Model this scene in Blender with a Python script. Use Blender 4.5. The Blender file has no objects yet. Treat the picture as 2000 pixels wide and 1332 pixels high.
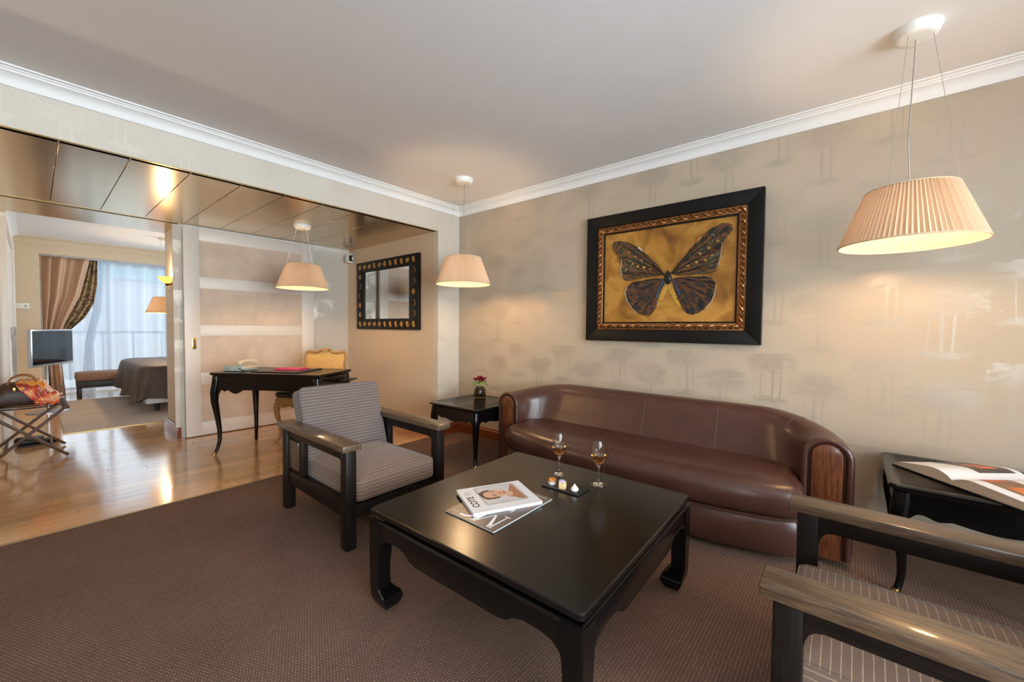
import bpy, bmesh, math, random
from math import sin, cos, pi, sqrt, radians, atan2
from mathutils import Vector, Matrix

S = bpy.context.scene
COL = S.collection

# ------------------------------------------------------------------ camera
def cam_rows(yaw, pitch, roll):
    f = Vector((sin(yaw)*cos(pitch), cos(yaw)*cos(pitch), sin(pitch)))
    r = Vector((cos(yaw), -sin(yaw), 0))
    u = r.cross(f)
    c, s = cos(roll), sin(roll)
    return r*c+u*s, u*c-r*s, f
cr, cu, cf = cam_rows(radians(49.96), radians(-1.846), radians(.513))
cam = bpy.data.cameras.new('camera'); cam.sensor_width = 36.0; cam.lens = 786.37/2000*36
cam.clip_start = .02; cam.clip_end = 400
camo = bpy.data.objects.new('camera', cam); COL.objects.link(camo)
camo.matrix_world = Matrix(((cr.x, cu.x, -cf.x, 0), (cr.y, cu.y, -cf.y, 0), (cr.z, cu.z, -cf.z, 1.15), (0, 0, 0, 1)))
S.camera = camo

# ------------------------------------------------------------------ world, daylight, exposure
W = bpy.data.worlds.new('overcast_sky'); S.world = W; W.use_nodes = True
W.node_tree.nodes['Background'].inputs[0].default_value = (.78, .89, 1, 1)
W.node_tree.nodes['Background'].inputs[1].default_value = 2.9
def area(name, loc, rot, sx, sy, power, col):
    l = bpy.data.lights.new(name, 'AREA'); l.shape = 'RECTANGLE'; l.size = sx; l.size_y = sy; l.energy = power; l.color = col
    o = bpy.data.objects.new(name, l); COL.objects.link(o); o.location = loc; o.rotation_euler = rot
    return o
area('daylight_left_window', (-2.32, -1.70, 1.3), (0, radians(-90), 0), 1.9, 1.55, 28, (.88, .94, 1))
area('daylight_front_window', (.1, -2.82, 1.3), (radians(90), 0, 0), 3.3, 1.9, 185, (.88, .94, 1))
area('daylight_bay_window', (3.78, 8.1, 1.25), (0, radians(90), 0), 1.8, 1.9, 58, (.88, .94, 1))
pl = area('daylight_bedroom_portal', (1.69, 10.24, 1.14), (radians(-90), 0, 0), 3.2, 2.2, 1, (1, 1, 1)); pl.data.cycles.is_portal = True
S.view_settings.view_transform = 'Standard'; S.view_settings.look = 'None'
S.view_settings.gamma = 1; S.view_settings.use_curve_mapping = False
S.view_settings.exposure = 0.78
cy = S.cycles
cy.use_denoising = True; cy.max_bounces = 9; cy.diffuse_bounces = 5; cy.glossy_bounces = 5
cy.transmission_bounces = 9; cy.transparent_max_bounces = 14; cy.sample_clamp_indirect = 6
cy.caustics_reflective = False; cy.caustics_refractive = False
LAMP = (1, .68, .36)
LAMP_W = 8.5

# ------------------------------------------------------------------ materials
def lin(c):
    return tuple(((x/255)/12.92 if x/255 <= .04045 else ((x/255+.055)/1.055)**2.4) for x in c)+(1,)
class NT:
    def __init__(s, name):
        s.m = bpy.data.materials.new(name); s.m.use_nodes = True; s.t = s.m.node_tree; s.t.nodes.clear()
        s.out = s.t.nodes.new('ShaderNodeOutputMaterial')
    def n(s, typ, **kw):
        x = s.t.nodes.new(typ)
        for k, v in kw.items():
            if k.startswith('_'): setattr(x, k[1:], v)
        return x
    def put(s, node, key, val):
        if hasattr(val, 'default_value') or isinstance(val, bpy.types.NodeSocket): s.t.links.new(val, node.inputs[key])
        elif val is not None: node.inputs[key].default_value = val
    def math(s, op, a, b=None, c=None):
        x = s.n('ShaderNodeMath', _operation=op)
        for i, v in enumerate((a, b, c)):
            if v is not None: s.put(x, i, v)
        return x.outputs[0]
    def mix(s, f, a, b):
        x = s.n('ShaderNodeMix', _data_type='RGBA'); s.put(x, 0, f); s.put(x, 6, a); s.put(x, 7, b); return x.outputs[2]
    def mixf(s, f, a, b):
        x = s.n('ShaderNodeMix', _data_type='FLOAT'); s.put(x, 0, f); s.put(x, 2, a); s.put(x, 3, b); return x.outputs[0]
    def noise(s, vec, scale, detail=3, rough=.55):
        x = s.n('ShaderNodeTexNoise'); s.put(x, 'Vector', vec); s.put(x, 'Scale', scale); s.put(x, 'Detail', detail); s.put(x, 'Roughness', rough); return x.outputs[0]
    def coord(s, kind='Object', scale=None):
        x = s.n('ShaderNodeTexCoord').outputs[kind]
        if scale:
            m = s.n('ShaderNodeMapping'); s.put(m, 'Vector', x); m.inputs['Scale'].default_value = scale; x = m.outputs[0]
        return x
    def xyz(s, v):
        x = s.n('ShaderNodeSeparateXYZ'); s.put(x, 0, v); return x.outputs
    def comb(s, a, b, c=0.0):
        x = s.n('ShaderNodeCombineXYZ'); s.put(x, 0, a); s.put(x, 1, b); s.put(x, 2, c); return x.outputs[0]
    def ramp(s, f, lo, hi, a=0.0, b=1.0):
        x = s.n('ShaderNodeMapRange'); s.put(x, 0, f); s.put(x, 1, lo); s.put(x, 2, hi); s.put(x, 3, a); s.put(x, 4, b); return x.outputs[0]
    def bsdf(s, col, rough=.5, metal=0.0, spec=.5, bump=None, bstr=.2, bdist=.002, **kw):
        p = s.n('ShaderNodeBsdfPrincipled'); s.put(p, 'Base Color', col); s.put(p, 'Roughness', rough); s.put(p, 'Metallic', metal)
        s.put(p, 'Specular IOR Level', spec)
        for k, v in kw.items(): s.put(p, k, v)
        if bump is not None:
            b = s.n('ShaderNodeBump'); s.put(b, 'Strength', bstr); s.put(b, 'Distance', bdist); s.put(b, 'Height', bump); s.t.links.new(b.outputs[0], p.inputs['Normal'])
        return p
    def end(s, p):
        s.t.links.new(p.outputs[0], s.out.inputs[0]); return s.m
def sc(c, k): return tuple(min(1, x*k) for x in c[:3])+(1,)
def plain(name, rgb, rough=.5, metal=0.0, var=.06, scale=25, spec=.5, bump=0, stretch=None, bscale=None, **kw):
    t = NT(name); v = t.coord('Object', stretch); c = lin(rgb)
    n = t.noise(v, scale)
    col = t.mix(t.ramp(n, .3, .7), sc(c, 1-var), sc(c, 1+var))
    b = None
    if bump: b = t.noise(v, bscale or scale*6, 2)
    return t.end(t.bsdf(col, rough, metal, spec, b, bump or .1, **kw))
def wood(name, a, b, rough=.4, scale=9, stretch=(1, 12, 12), coat=0.0, bump=.15, spec=.5, rnd=False):
    t = NT(name); v = t.coord('Object', stretch)
    if rnd:
        r = t.n('ShaderNodeObjectInfo').outputs['Random']
        ad = t.n('ShaderNodeVectorMath', _operation='ADD'); t.put(ad, 0, v); t.put(ad, 1, t.comb(t.math('MULTIPLY', r, 37.), t.math('MULTIPLY', r, 91.))); v = ad.outputs[0]
    n1 = t.noise(v, scale, 4, .65); n2 = t.noise(v, scale*3.2, 3, .6)
    f = t.ramp(t.math('ADD', t.math('MULTIPLY', n1, .65), t.math('MULTIPLY', n2, .35)), .36, .64)
    col = t.mix(f, lin(a), lin(b))
    if rnd:
        h = t.n('ShaderNodeHueSaturation'); t.put(h, 'Color', col); t.put(h, 'Value', t.ramp(r, 0, 1, .8, 1.16)); col = h.outputs[0]
    return t.end(t.bsdf(col, rough, 0., spec, n2, bump, .001, **({'Coat Weight': coat, 'Coat Roughness': .1, 'Coat IOR': 1.6} if coat else {})))

def wallpaper(name, axis, base, ink):
    t = NT(name); x = t.xyz(t.coord('Object')); h = x[axis]; z = x[2]
    v3 = t.comb(h, z)
    wob = t.math('MULTIPLY', t.math('SUBTRACT', t.noise(v3, 5, 2), .5), .03)
    hs = t.math('ADD', h, wob)
    tile = .52; period = .5
    row = t.math('FLOOR', t.math('DIVIDE', z, period))
    tz = t.math('FRACT', t.math('DIVIDE', z, period))
    th = t.math('FRACT', t.math('DIVIDE', hs, tile))
    # repeat the foliage with the tile too, so that the print repeats
    fz = t.math('MULTIPLY', tz, period); fh = t.math('MULTIPLY', th, tile)
    trunk = None
    for p0, w, lo, hi in ((.22, .010, .06, .52), (.30, .014, .06, .56), (.40, .005, .06, .42), (.64, .008, .40, .86), (.72, .011, .40, .90), (.84, .005, .40, .80)):
        d = t.math('ABSOLUTE', t.math('SUBTRACT', th, p0))
        m = t.math('MULTIPLY', t.math('LESS_THAN', d, w), t.math('MULTIPLY', t.math('GREATER_THAN', tz, lo), t.math('LESS_THAN', tz, hi)))
        trunk = m if trunk is None else t.math('MAXIMUM', trunk, m)
    leafv = t.comb(t.math('MULTIPLY', h, 1.0), t.math('MULTIPLY', z, 2.1))
    n = t.math('ADD', t.math('MULTIPLY', t.noise(leafv, 24, 2), .5), t.math('MULTIPLY', t.noise(leafv, 85, 3, .7), .5))
    # crowns: two staggered bands per repeat
    def band(cz, ch, rz, rh):
        dz = t.math('DIVIDE', t.math('SUBTRACT', tz, cz), rz); dh = t.math('DIVIDE', t.math('SUBTRACT', th, ch), rh)
        return t.math('SUBTRACT', 1.0, t.math('ADD', t.math('MULTIPLY', dz, dz), t.math('MULTIPLY', dh, dh)))
    b = t.math('MAXIMUM', band(.62, .28, .20, .36), band(.92, .74, .20, .36))
    b = t.math('MAXIMUM', b, band(.06, .30, .06, .24)); b = t.math('MAXIMUM', b, band(.40, .74, .06, .22))
    b = t.math('MAXIMUM', b, -.35)
    leaf = t.math('GREATER_THAN', t.math('ADD', n, t.math('MULTIPLY', b, .15)), .575)
    mask = t.math('MAXIMUM', trunk, leaf)
    foil = t.math('MULTIPLY', mask, t.ramp(t.noise(v3, 3.2, 2), .3, .55, .3, .8))
    mask = foil
    weave = t.noise(t.comb(t.math('MULTIPLY', h, 90.), t.math('MULTIPLY', z, 14.)), 4, 2)
    bc = t.mix(t.ramp(weave, .3, .7), sc(lin(base), .965), sc(lin(base), 1.035))
    col = t.mix(mask, bc, lin(ink))
    rough = t.mixf(foil, .58, .3)
    metal = t.mixf(foil, .0, .34)
    return t.end(t.bsdf(col, rough, metal, .35, weave, .06, .001))

def carpet(name, base, dot, pitch=.0105):
    t = NT(name); v = t.coord('Object'); x = t.xyz(v)
    vv = t.math('DIVIDE', x[1], pitch*1.15); row = t.math('FLOOR', vv)
    uu = t.math('ADD', t.math('DIVIDE', x[0], pitch), t.math('MULTIPLY', t.math('MODULO', row, 2.), .5))
    fu = t.math('SUBTRACT', t.math('FRACT', uu), .5); fv = t.math('SUBTRACT', t.math('FRACT', vv), .5)
    d = t.math('SQRT', t.math('ADD', t.math('MULTIPLY', t.math('MULTIPLY', fu, fu), 1.6), t.math('MULTIPLY', t.math('MULTIPLY', fv, fv), 1.0)))
    w = t.n('ShaderNodeTexWhiteNoise'); t.put(w, 'Vector', t.comb(t.math('FLOOR', uu), row))
    m = t.math('MULTIPLY', t.ramp(d, .16, .34, 1, 0), t.ramp(w.outputs['Value'], 0, 1, .35, 1))
    blot = t.ramp(t.noise(v, 2.2, 4, .6), .3, .7, .9, 1.1)
    c0 = t.mix(t.ramp(t.noise(v, 150, 2), .3, .7), sc(lin(base), .8), sc(lin(base), 1.15))
    col = t.mix(m, c0, lin(dot))
    h = t.n('ShaderNodeHueSaturation'); t.put(h, 'Color', col); t.put(h, 'Value', blot)
    return t.end(t.bsdf(h.outputs[0], .95, 0., .1, t.math('ADD', m, t.noise(v, 300, 2)), .5, .004))

def stripe(name, base, line, pitch=.0195, use_normal=True):
    t = NT(name); v = t.coord('Object'); x = t.xyz(v)
    if use_normal:
        nz = t.math('ABSOLUTE', t.xyz(t.coord('Normal'))[2])
        s = t.mixf(t.math('GREATER_THAN', nz, .6), x[2], x[1])
    else: s = x[2]
    wob = t.math('MULTIPLY', t.math('SUBTRACT', t.noise(v, 30, 2), .5), .0015)
    f = t.math('FRACT', t.math('DIVIDE', t.math('ADD', s, wob), pitch))
    m = t.math('LESS_THAN', t.math('ABSOLUTE', t.math('SUBTRACT', f, .5)), .062)
    dash = t.ramp(t.noise(t.comb(t.math('MULTIPLY', x[0], 60.), t.math('MULTIPLY', s, 40.)), 3, 2), .38, .6, .5, .95)
    m = t.math('MULTIPLY', m, dash)
    fine = t.math('FRACT', t.math('DIVIDE', s, pitch/5)); g = t.noise(t.comb(t.math('MULTIPLY', x[0], 400.), t.math('MULTIPLY', s, 90.)), 2, 2)
    c0 = t.mix(t.math('MULTIPLY', t.math('ADD', fine, g), .5), sc(lin(base), .72), sc(lin(base), 1.2))
    col = t.mix(m, c0, lin(line))
    return t.end(t.bsdf(col, .85, 0., .25, t.math('ADD', m, g), .3, .002, **{'Sheen Weight': .25}))

def glass(name, col=(1, 1, 1, 1), ior=1.45, rough=0.0):
    t = NT(name); n = t.noise(t.coord('Object'), 8, 1)
    c = t.mix(n, col, sc(col, .97))
    return t.end(t.bsdf(c, rough, 0., .5, None, IOR=ior, **{'Transmission Weight': 1.0}))
def thin_glass(name):
    t = NT(name); a = t.n('ShaderNodeBsdfTransparent'); b = t.n('ShaderNodeBsdfGlossy'); b.inputs['Roughness'].default_value = .01
    a.inputs[0].default_value = (.96, .98, .98, 1)
    fr = t.n('ShaderNodeFresnel'); fr.inputs[0].default_value = 1.45
    m = t.n('ShaderNodeMixShader'); t.put(m, 0, t.math('MULTIPLY', fr.outputs[0], .9)); t.t.links.new(a.outputs[0], m.inputs[1]); t.t.links.new(b.outputs[0], m.inputs[2])
    return t.end(m)
def cloth(name, rgb, trans=.5, clear=0.0, wav=None):
    t = NT(name); v = t.coord('Object'); n = t.noise(v, 220, 2); c = t.mix(n, sc(lin(rgb), .93), sc(lin(rgb), 1.05))
    d = t.n('ShaderNodeBsdfDiffuse'); t.put(d, 0, c); r = t.n('ShaderNodeBsdfTranslucent'); t.put(r, 0, c)
    m = t.n('ShaderNodeMixShader'); t.put(m, 0, trans); t.t.links.new(d.outputs[0], m.inputs[1]); t.t.links.new(r.outputs[0], m.inputs[2])
    if clear:
        tr = t.n('ShaderNodeBsdfTransparent'); m2 = t.n('ShaderNodeMixShader'); t.put(m2, 0, clear); t.t.links.new(m.outputs[0], m2.inputs[1]); t.t.links.new(tr.outputs[0], m2.inputs[2]); m = m2
    return t.end(m)
def glow(name, rgb, strength):
    t = NT(name); e = t.n('ShaderNodeEmission'); n = t.noise(t.coord('Object'), 12, 1)
    t.put(e, 0, t.mix(n, sc(lin(rgb), .97), lin(rgb))); t.put(e, 1, strength); return t.end(e)
def patches(name, cols, scale=9, rough=.6, stretch=None, metal=0.0, bump=.15, dist=.5):
    t = NT(name); v = t.coord('Object', stretch)
    nv = t.n('ShaderNodeTexNoise'); t.put(nv, 'Vector', v); t.put(nv, 'Scale', scale); t.put(nv, 'Detail', 5.); t.put(nv, 'Distortion', dist)
    r = t.n('ShaderNodeValToRGB'); el = r.color_ramp.elements
    while len(el) < len(cols): el.new(.5)
    for i, c in enumerate(cols):
        el[i].position = .3+.4*i/(len(cols)-1); el[i].color = lin(c)
    t.put(r, 0, nv.outputs[0])
    return t.end(t.bsdf(r.outputs[0], rough, metal, .5, nv.outputs[0], bump, .004))

M = {}
M['wp_right'] = wallpaper('wallpaper_trees_sofa_wall', 1, (185, 170, 150), (178, 166, 150))
M['wp_back'] = wallpaper('wallpaper_trees_header', 0, (208, 200, 187), (215, 208, 196))
M['wp_plain'] = plain('wallpaper_plain', (212, 192, 166), .6, var=.03, scale=40, spec=.3, stretch=(6, 6, 1))
M['bed_wall'] = plain('bedroom_wall_paint', (210, 190, 162), .7, var=.03)
M['ceiling'] = plain('ceiling_paint', (228, 227, 227), .9, var=.01, scale=6, spec=.2)
M['crown'] = plain('crown_white', (233, 233, 232), .55, var=.01)
M['carpet'] = carpet('carpet_weave', (108, 84, 72), (166, 138, 120))
M['carpet_bed'] = carpet('bedroom_carpet_weave', (190, 176, 164), (208, 196, 186))
M['plank'] = wood('floor_plank', (204, 150, 96), (226, 176, 120), .17, 5, (1.2, 14, 14), .8, .05, rnd=True)
M['floor_sub'] = wood('floor_wood_far', (200, 148, 96), (222, 174, 120), .18, 5, (1.2, 14, 14), .8, .05)
M['brass_strip'] = plain('brass_strip', (170, 145, 100), .45, 1.0)
M['soffit'] = plain('brushed_metal_panel', (208, 184, 148), .2, 1.0, var=.03, scale=6, stretch=(.6, 40, 1), bump=.03, bscale=8)
M['soffit_trim'] = plain('soffit_trim_brass', (196, 172, 116), .3, 1.0)
M['baseboard'] = wood('baseboard_wood', (112, 50, 24), (140, 68, 36), .3, 6, (2, 2, 20), .3)
M['door_white'] = plain('door_lacquer', (232, 224, 214), .4, var=.015)
M['door_panel'] = plain('door_panel_parchment', (214, 194, 174), .6, var=.09, scale=7, bump=.1, bscale=60)
M['brass'] = plain('brass_polished', (214, 176, 96), .22, 1.0)
M['chrome'] = plain('chrome', (205, 205, 208), .12, 1.0, var=.02)
M['white_plastic'] = plain('white_plastic', (235, 234, 230), .45, var=.01)
M['black_lacquer'] = plain('black_lacquer', (9, 8, 8), .2, 0., var=.15, scale=14, spec=.4)
M['table_top'] = plain('table_top_satin', (12, 10, 9), .24, 0., var=.2, scale=5, spec=.5)
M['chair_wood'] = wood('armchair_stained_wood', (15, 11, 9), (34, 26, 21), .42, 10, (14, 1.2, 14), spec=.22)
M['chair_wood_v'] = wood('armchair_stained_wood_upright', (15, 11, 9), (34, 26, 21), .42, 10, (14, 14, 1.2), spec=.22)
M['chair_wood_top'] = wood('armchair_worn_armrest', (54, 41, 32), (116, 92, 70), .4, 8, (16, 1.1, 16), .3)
M['stripe_seat'] = stripe('striped_upholstery_seat', (124, 102, 88), (190, 164, 138))
M['stripe_back'] = stripe('striped_upholstery_back', (112, 100, 97), (180, 166, 154), use_normal=False)
M['leather'] = plain('brown_leather', (76, 47, 38), .29, var=.12, scale=9, spec=.55, bump=.12, bscale=190)
M['leather_seam'] = plain('leather_seam', (86, 55, 44), .45, var=.08)
M['sofa_panel'] = wood('sofa_arm_wood', (66, 30, 16), (126, 72, 40), .3, 7, (10, 10, 1.0), .3)
M['gold_rope'] = plain('gilded_rope', (156, 108, 66), .36, .85, var=.3, scale=60, bump=.3)
M['black_frame'] = plain('black_frame', (13, 12, 12), .45, var=.1, spec=.25)
M['canvas'] = patches('golden_canvas', [(112, 70, 20), (160, 108, 36), (190, 138, 58), (146, 94, 30)], 5, .5)
def wing_paint(name, cols, seed):
    t = NT(name); x = t.xyz(t.coord('Object')); dy = t.math('ADD', x[1], .03); dz = t.math('ADD', x[2], .02)
    an = t.math('ARCTAN2', dz, dy); rr = t.math('SQRT', t.math('ADD', t.math('MULTIPLY', dy, dy), t.math('MULTIPLY', dz, dz)))
    f = t.noise(t.comb(t.math('MULTIPLY', an, 7.), t.math('MULTIPLY', rr, 11.), seed), 1.0, 4, .6)
    r = t.n('ShaderNodeValToRGB'); el = r.color_ramp.elements
    while len(el) < len(cols): el.new(.5)
    for i_, c in enumerate(cols): el[i_].position = .3+.4*i_/(len(cols)-1); el[i_].color = lin(c)
    t.put(r, 0, f)
    vein = t.ramp(t.math('ABSOLUTE', t.math('SUBTRACT', t.math('FRACT', t.math('MULTIPLY', an, 3.6)), .5)), .0, .10, .25, 1.0)
    h = t.n('ShaderNodeHueSaturation'); t.put(h, 'Color', r.outputs[0]); t.put(h, 'Value', vein)
    return t.end(t.bsdf(h.outputs[0], .32, 0., .5, t.math('ADD', f, vein), .5, .004))
M['wing'] = wing_paint('dark_wing_paint', [(18, 17, 15), (48, 40, 30), (30, 30, 26), (128, 80, 40), (64, 60, 44), (28, 26, 24), (120, 112, 82), (34, 30, 24)], 1.0)
M['wing_low'] = wing_paint('dark_blue_wing_paint', [(20, 20, 22), (26, 40, 56), (32, 30, 28), (110, 66, 34), (36, 40, 40), (22, 24, 28), (54, 58, 56)], 5.0)
M['wing_gold'] = patches('ochre_wing_paint', [(160, 108, 30), (206, 158, 60), (120, 76, 24)], 20, .45)
M['wing_edge'] = plain('pale_wing_edge', (216, 206, 182), .35, var=.2, scale=60)
M['blue_paint'] = plain('blue_wing_paint', (40, 70, 104), .35, var=.3, scale=60)
M['insect_body'] = plain('insect_body_black', (12, 11, 12), .35)
M['mirror'] = plain('mirror_silver', (225, 228, 226), .01, 1.0, var=.005)
M['motif'] = patches('gilt_motif', [(96, 52, 30), (178, 120, 60), (216, 172, 90), (130, 70, 44)], 40, .45, metal=.4)
M['shade'] = cloth('pleated_shade_fabric', (208, 180, 152), .042)
M['shade_rim'] = plain('shade_rim_tape', (206, 182, 150), .7)
M['bulb'] = glow('lit_bulb', (255, 214, 150), 9)
M['cable'] = plain('steel_cable', (170, 164, 156), .4, .6)
M['glass'] = glass('clear_glass')
M['wine'] = glass('amber_wine', (.86, .42, .12, 1), 1.34)
M['smoke_glass'] = glass('smoked_glass', (.42, .36, .26, 1), 1.4)
M['pane'] = thin_glass('window_pane_glass')
M['sheer'] = cloth('sheer_voile', (216, 224, 234), .55, .3)
M['drape'] = plain('taupe_satin_drape', (178, 138, 108), .36, var=.08, spec=.45, **{'Sheen Weight': .3})
M['floral'] = patches('floral_brocade', [(60, 44, 32), (92, 70, 48), (168, 138, 92), (70, 52, 40), (120, 92, 60)], 14, .6)
M['bedcover'] = plain('quilted_bedcover', (72, 58, 48), .6, var=.12, scale=18, bump=.3, bscale=30)
M['linen'] = plain('white_linen', (226, 224, 222), .8, var=.02)
M['bench_cloth'] = plain('bench_upholstery', (124, 94, 74), .7)
M['caned'] = patches('woven_cane', [(186, 132, 66), (232, 190, 120), (206, 156, 86)], 90, .5)
M['chair_carved'] = wood('carved_pale_wood', (150, 108, 60), (190, 148, 92), .4, 8, (6, 6, 1.5))
M['dark_cushion'] = plain('dark_seat_leather', (36, 28, 26), .4)
M['phone'] = plain('phone_grey_plastic', (176, 186, 178), .4, var=.02)
M['phone_cream'] = plain('phone_cream_plastic', (222, 208, 176), .4, var=.02)
M['dark'] = plain('dark_rubber', (24, 23, 23), .5)
M['folder'] = plain('desk_blotter_leather', (40, 34, 32), .35)
M['pink'] = plain('pink_card', (226, 66, 108), .5, var=.03)
M['pink_pale'] = plain('pale_pink_card', (240, 168, 186), .5, var=.03)
M['paper'] = plain('white_paper', (228, 228, 230), .45, var=.01)
M['page'] = plain('page_block', (206, 190, 172), .7, var=.12, scale=4, stretch=(1, 1, 120))
M['mag_grey'] = plain('grey_magazine_cover', (96, 86, 82), .28, var=.06)
M['ink'] = plain('black_ink', (22, 22, 24), .5)
M['ink_white'] = plain('white_ink', (232, 232, 234), .4, var=.01)
M['photo_grey'] = plain('portrait_backdrop', (204, 202, 204), .4, var=.03)
M['skin'] = plain('portrait_skin', (212, 164, 138), .45, var=.08, scale=40)
M['skin_dark'] = plain('portrait_shadow_skin', (168, 112, 82), .45, var=.1, scale=40)
M['hair'] = plain('portrait_hair', (52, 36, 28), .45)
M['slate'] = plain('black_slate', (30, 31, 33), .35, var=.2, scale=60, bump=.2)
M['pastry'] = patches('golden_pastry', [(206, 160, 90), (236, 206, 150), (190, 136, 70)], 60, .6)
M['caramel'] = patches('caramel_glaze', [(132, 66, 20), (196, 116, 44), (226, 164, 84)], 50, .25)
M['cream'] = plain('white_cream', (242, 238, 230), .5, var=.02, **{'Subsurface Weight': .1})
M['choc'] = plain('chocolate', (70, 34, 22), .35)
M['lilac'] = plain('lilac_icing', (196, 182, 214), .5)
M['leaf'] = patches('green_leaves', [(40, 84, 28), (96, 140, 52), (130, 168, 70)], 30, .5)
M['petal'] = patches('crimson_petals', [(70, 8, 24), (128, 14, 38), (160, 30, 52)], 40, .5)
M['tv_body'] = plain('silver_tv_casing', (168, 172, 178), .3, .6)
M['screen'] = plain('black_glossy_screen', (8, 9, 11), .05, 0., spec=.9)
M['bag'] = patches('brown_monogram_canvas', [(36, 24, 20), (56, 38, 30), (74, 54, 38)], 70, .5)
M['bag_trim'] = plain('tan_leather_trim', (150, 100, 60), .45)
M['scarf'] = patches('orange_printed_silk', [(196, 60, 20), (232, 128, 40), (240, 176, 84), (150, 28, 60), (226, 96, 30), (238, 200, 150)], 8, .38)
M['scarf2'] = patches('red_printed_silk', [(170, 20, 60), (214, 60, 34), (232, 130, 44)], 9, .38)
M['rack_wood'] = wood('rack_walnut', (58, 36, 22), (98, 64, 40), .45, 9, (1.5, 12, 12), spec=.3)
M['alabaster'] = glow('lit_alabaster', (255, 184, 90), 1.3)
M['bronze'] = plain('bronze', (110, 72, 36), .35, .9)
M['stone_out'] = plain('terrace_stone', (170, 168, 164), .8)
M['roof_out'] = plain('far_facade', (150, 146, 144), .9)
M['hill_out'] = plain('far_hill', (120, 138, 140), 1.0)
M['steel_dark'] = plain('grey_painted_steel', (112, 120, 128), .5)
M['print_dark'] = patches('plate_photo_dark', [(40, 40, 44), (72, 60, 56), (96, 78, 66)], 9, .3)
M['print_red'] = patches('plate_photo_red', [(150, 40, 20), (214, 90, 44), (226, 140, 70)], 22, .3)
M['print_brown'] = patches('plate_photo_brown', [(96, 70, 52), (128, 92, 66), (150, 104, 64)], 9, .3)
M['print_orange'] = patches('plate_photo_orange', [(206, 96, 30), (232, 140, 50)], 20, .3)

# ------------------------------------------------------------------ geometry helpers
class G:
    def __init__(s): s.v = []; s.f = []
    def add(s, vs, fs):
        o = len(s.v); s.v += [tuple(p) for p in vs]; s.f += [[i+o for i in f] for f in fs]; return s
    def box(s, x0, y0, z0, x1, y1, z1):
        return s.add([(x0, y0, z0), (x1, y0, z0), (x1, y1, z0), (x0, y1, z0), (x0, y0, z1), (x1, y0, z1), (x1, y1, z1), (x0, y1, z1)],
                     [(0, 3, 2, 1), (4, 5, 6, 7), (0, 1, 5, 4), (1, 2, 6, 5), (2, 3, 7, 6), (3, 0, 4, 7)])
    def prism(s, pts, axis, a, b):
        n = len(pts)
        def p(q, h): return {'z': (q[0], q[1], h), 'y': (q[0], h, q[1]), 'x': (h, q[0], q[1])}[axis]
        return s.add([p(q, a) for q in pts]+[p(q, b) for q in pts],
                     [list(range(n))[::-1], list(range(n, 2*n))]+[(i, (i+1) % n, n+(i+1) % n, n+i) for i in range(n)])
    def loft(s, rings, cap=True, loop=True):
        n = len(rings[0]); vs = [p for r in rings for p in r]; fs = []
        for k in range(len(rings)-1):
            for i in range(n if loop else n-1):
                j = (i+1) % n; fs.append((k*n+i, k*n+j, (k+1)*n+j, (k+1)*n+i))
        if cap: fs += [list(range(n))[::-1], list(range((len(rings)-1)*n, len(rings)*n))]
        return s.add(vs, fs)
    def lathe(s, prof, cx=0, cy=0, n=32, cap=True):
        return s.loft([[(cx+r*cos(2*pi*i/n), cy+r*sin(2*pi*i/n), z) for i in range(n)] for r, z in prof], cap)
    def tube(s, path, r, n=8, cap=True, closed=False):
        P = [Vector(p) for p in path]; k = len(P); rings = []
        R = r if isinstance(r, (list, tuple)) else [r]*k
        up = None
        for i in range(k):
            a = P[(i-1) % k] if (closed or i > 0) else P[i]; b = P[(i+1) % k] if (closed or i < k-1) else P[i]
            t = (b-a).normalized()
            if up is None:
                up = Vector((0, 0, 1)) if abs(t.z) < .9 else Vector((1, 0, 0))
            e = (up-t*up.dot(t)).normalized(); f = t.cross(e); up = e
            rings.append([tuple(P[i]+(e*cos(2*pi*j/n)+f*sin(2*pi*j/n))*R[i]) for j in range(n)])
        if closed: rings.append(rings[0]); cap = False
        return s.loft(rings, cap)
    def grid(s, fn, nu, nv):
        vs = [tuple(fn(i/nu, j/nv)) for j in range(nv+1) for i in range(nu+1)]
        return s.add(vs, [(j*(nu+1)+i, j*(nu+1)+i+1, (j+1)*(nu+1)+i+1, (j+1)*(nu+1)+i) for j in range(nv) for i in range(nu)])
    def bar(s, a, b, w, h, up=(0, 0, 1)):
        a = Vector(a); b = Vector(b); t = (b-a).normalized(); u = Vector(up); e = t.cross(u).normalized()*(w/2); f = e.cross(t).normalized()*(h/2)
        return s.loft([[tuple(p-e-f), tuple(p+e-f), tuple(p+e+f), tuple(p-e+f)] for p in (a, b)])
def make_mesh(name, g, mat, bevel=0, seg=2, ang=38, smooth=True):
    me = bpy.data.meshes.new(name); me.from_pydata(g.v, [], g.f)
    bm = bmesh.new(); bm.from_mesh(me)
    bmesh.ops.recalc_face_normals(bm, faces=bm.faces)
    if bevel:
        ed = [e for e in bm.edges if len(e.link_faces) == 2 and e.calc_face_angle(0) > radians(32)]
        bmesh.ops.bevel(bm, geom=ed, offset=bevel, segments=seg, profile=.5, affect='EDGES', clamp_overlap=True)
    bm.to_mesh(me); bm.free()
    if smooth:
        me.shade_smooth(); me.set_sharp_from_angle(angle=radians(ang))
    me.materials.append(M[mat] if isinstance(mat, str) else mat)
    return me
def link(name, data, parent=None, loc=(0, 0, 0), rot=(0, 0, 0)):
    o = bpy.data.objects.new(name, data); COL.objects.link(o); o.location = loc; o.rotation_euler = rot
    if parent: o.parent = parent
    return o
def obj(name, g, mat, parent=None, loc=(0, 0, 0), rot=(0, 0, 0), bevel=0, seg=2, ang=38, smooth=True):
    return link(name, make_mesh(name, g, mat, bevel, seg, ang, smooth), parent, loc, rot)
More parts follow.
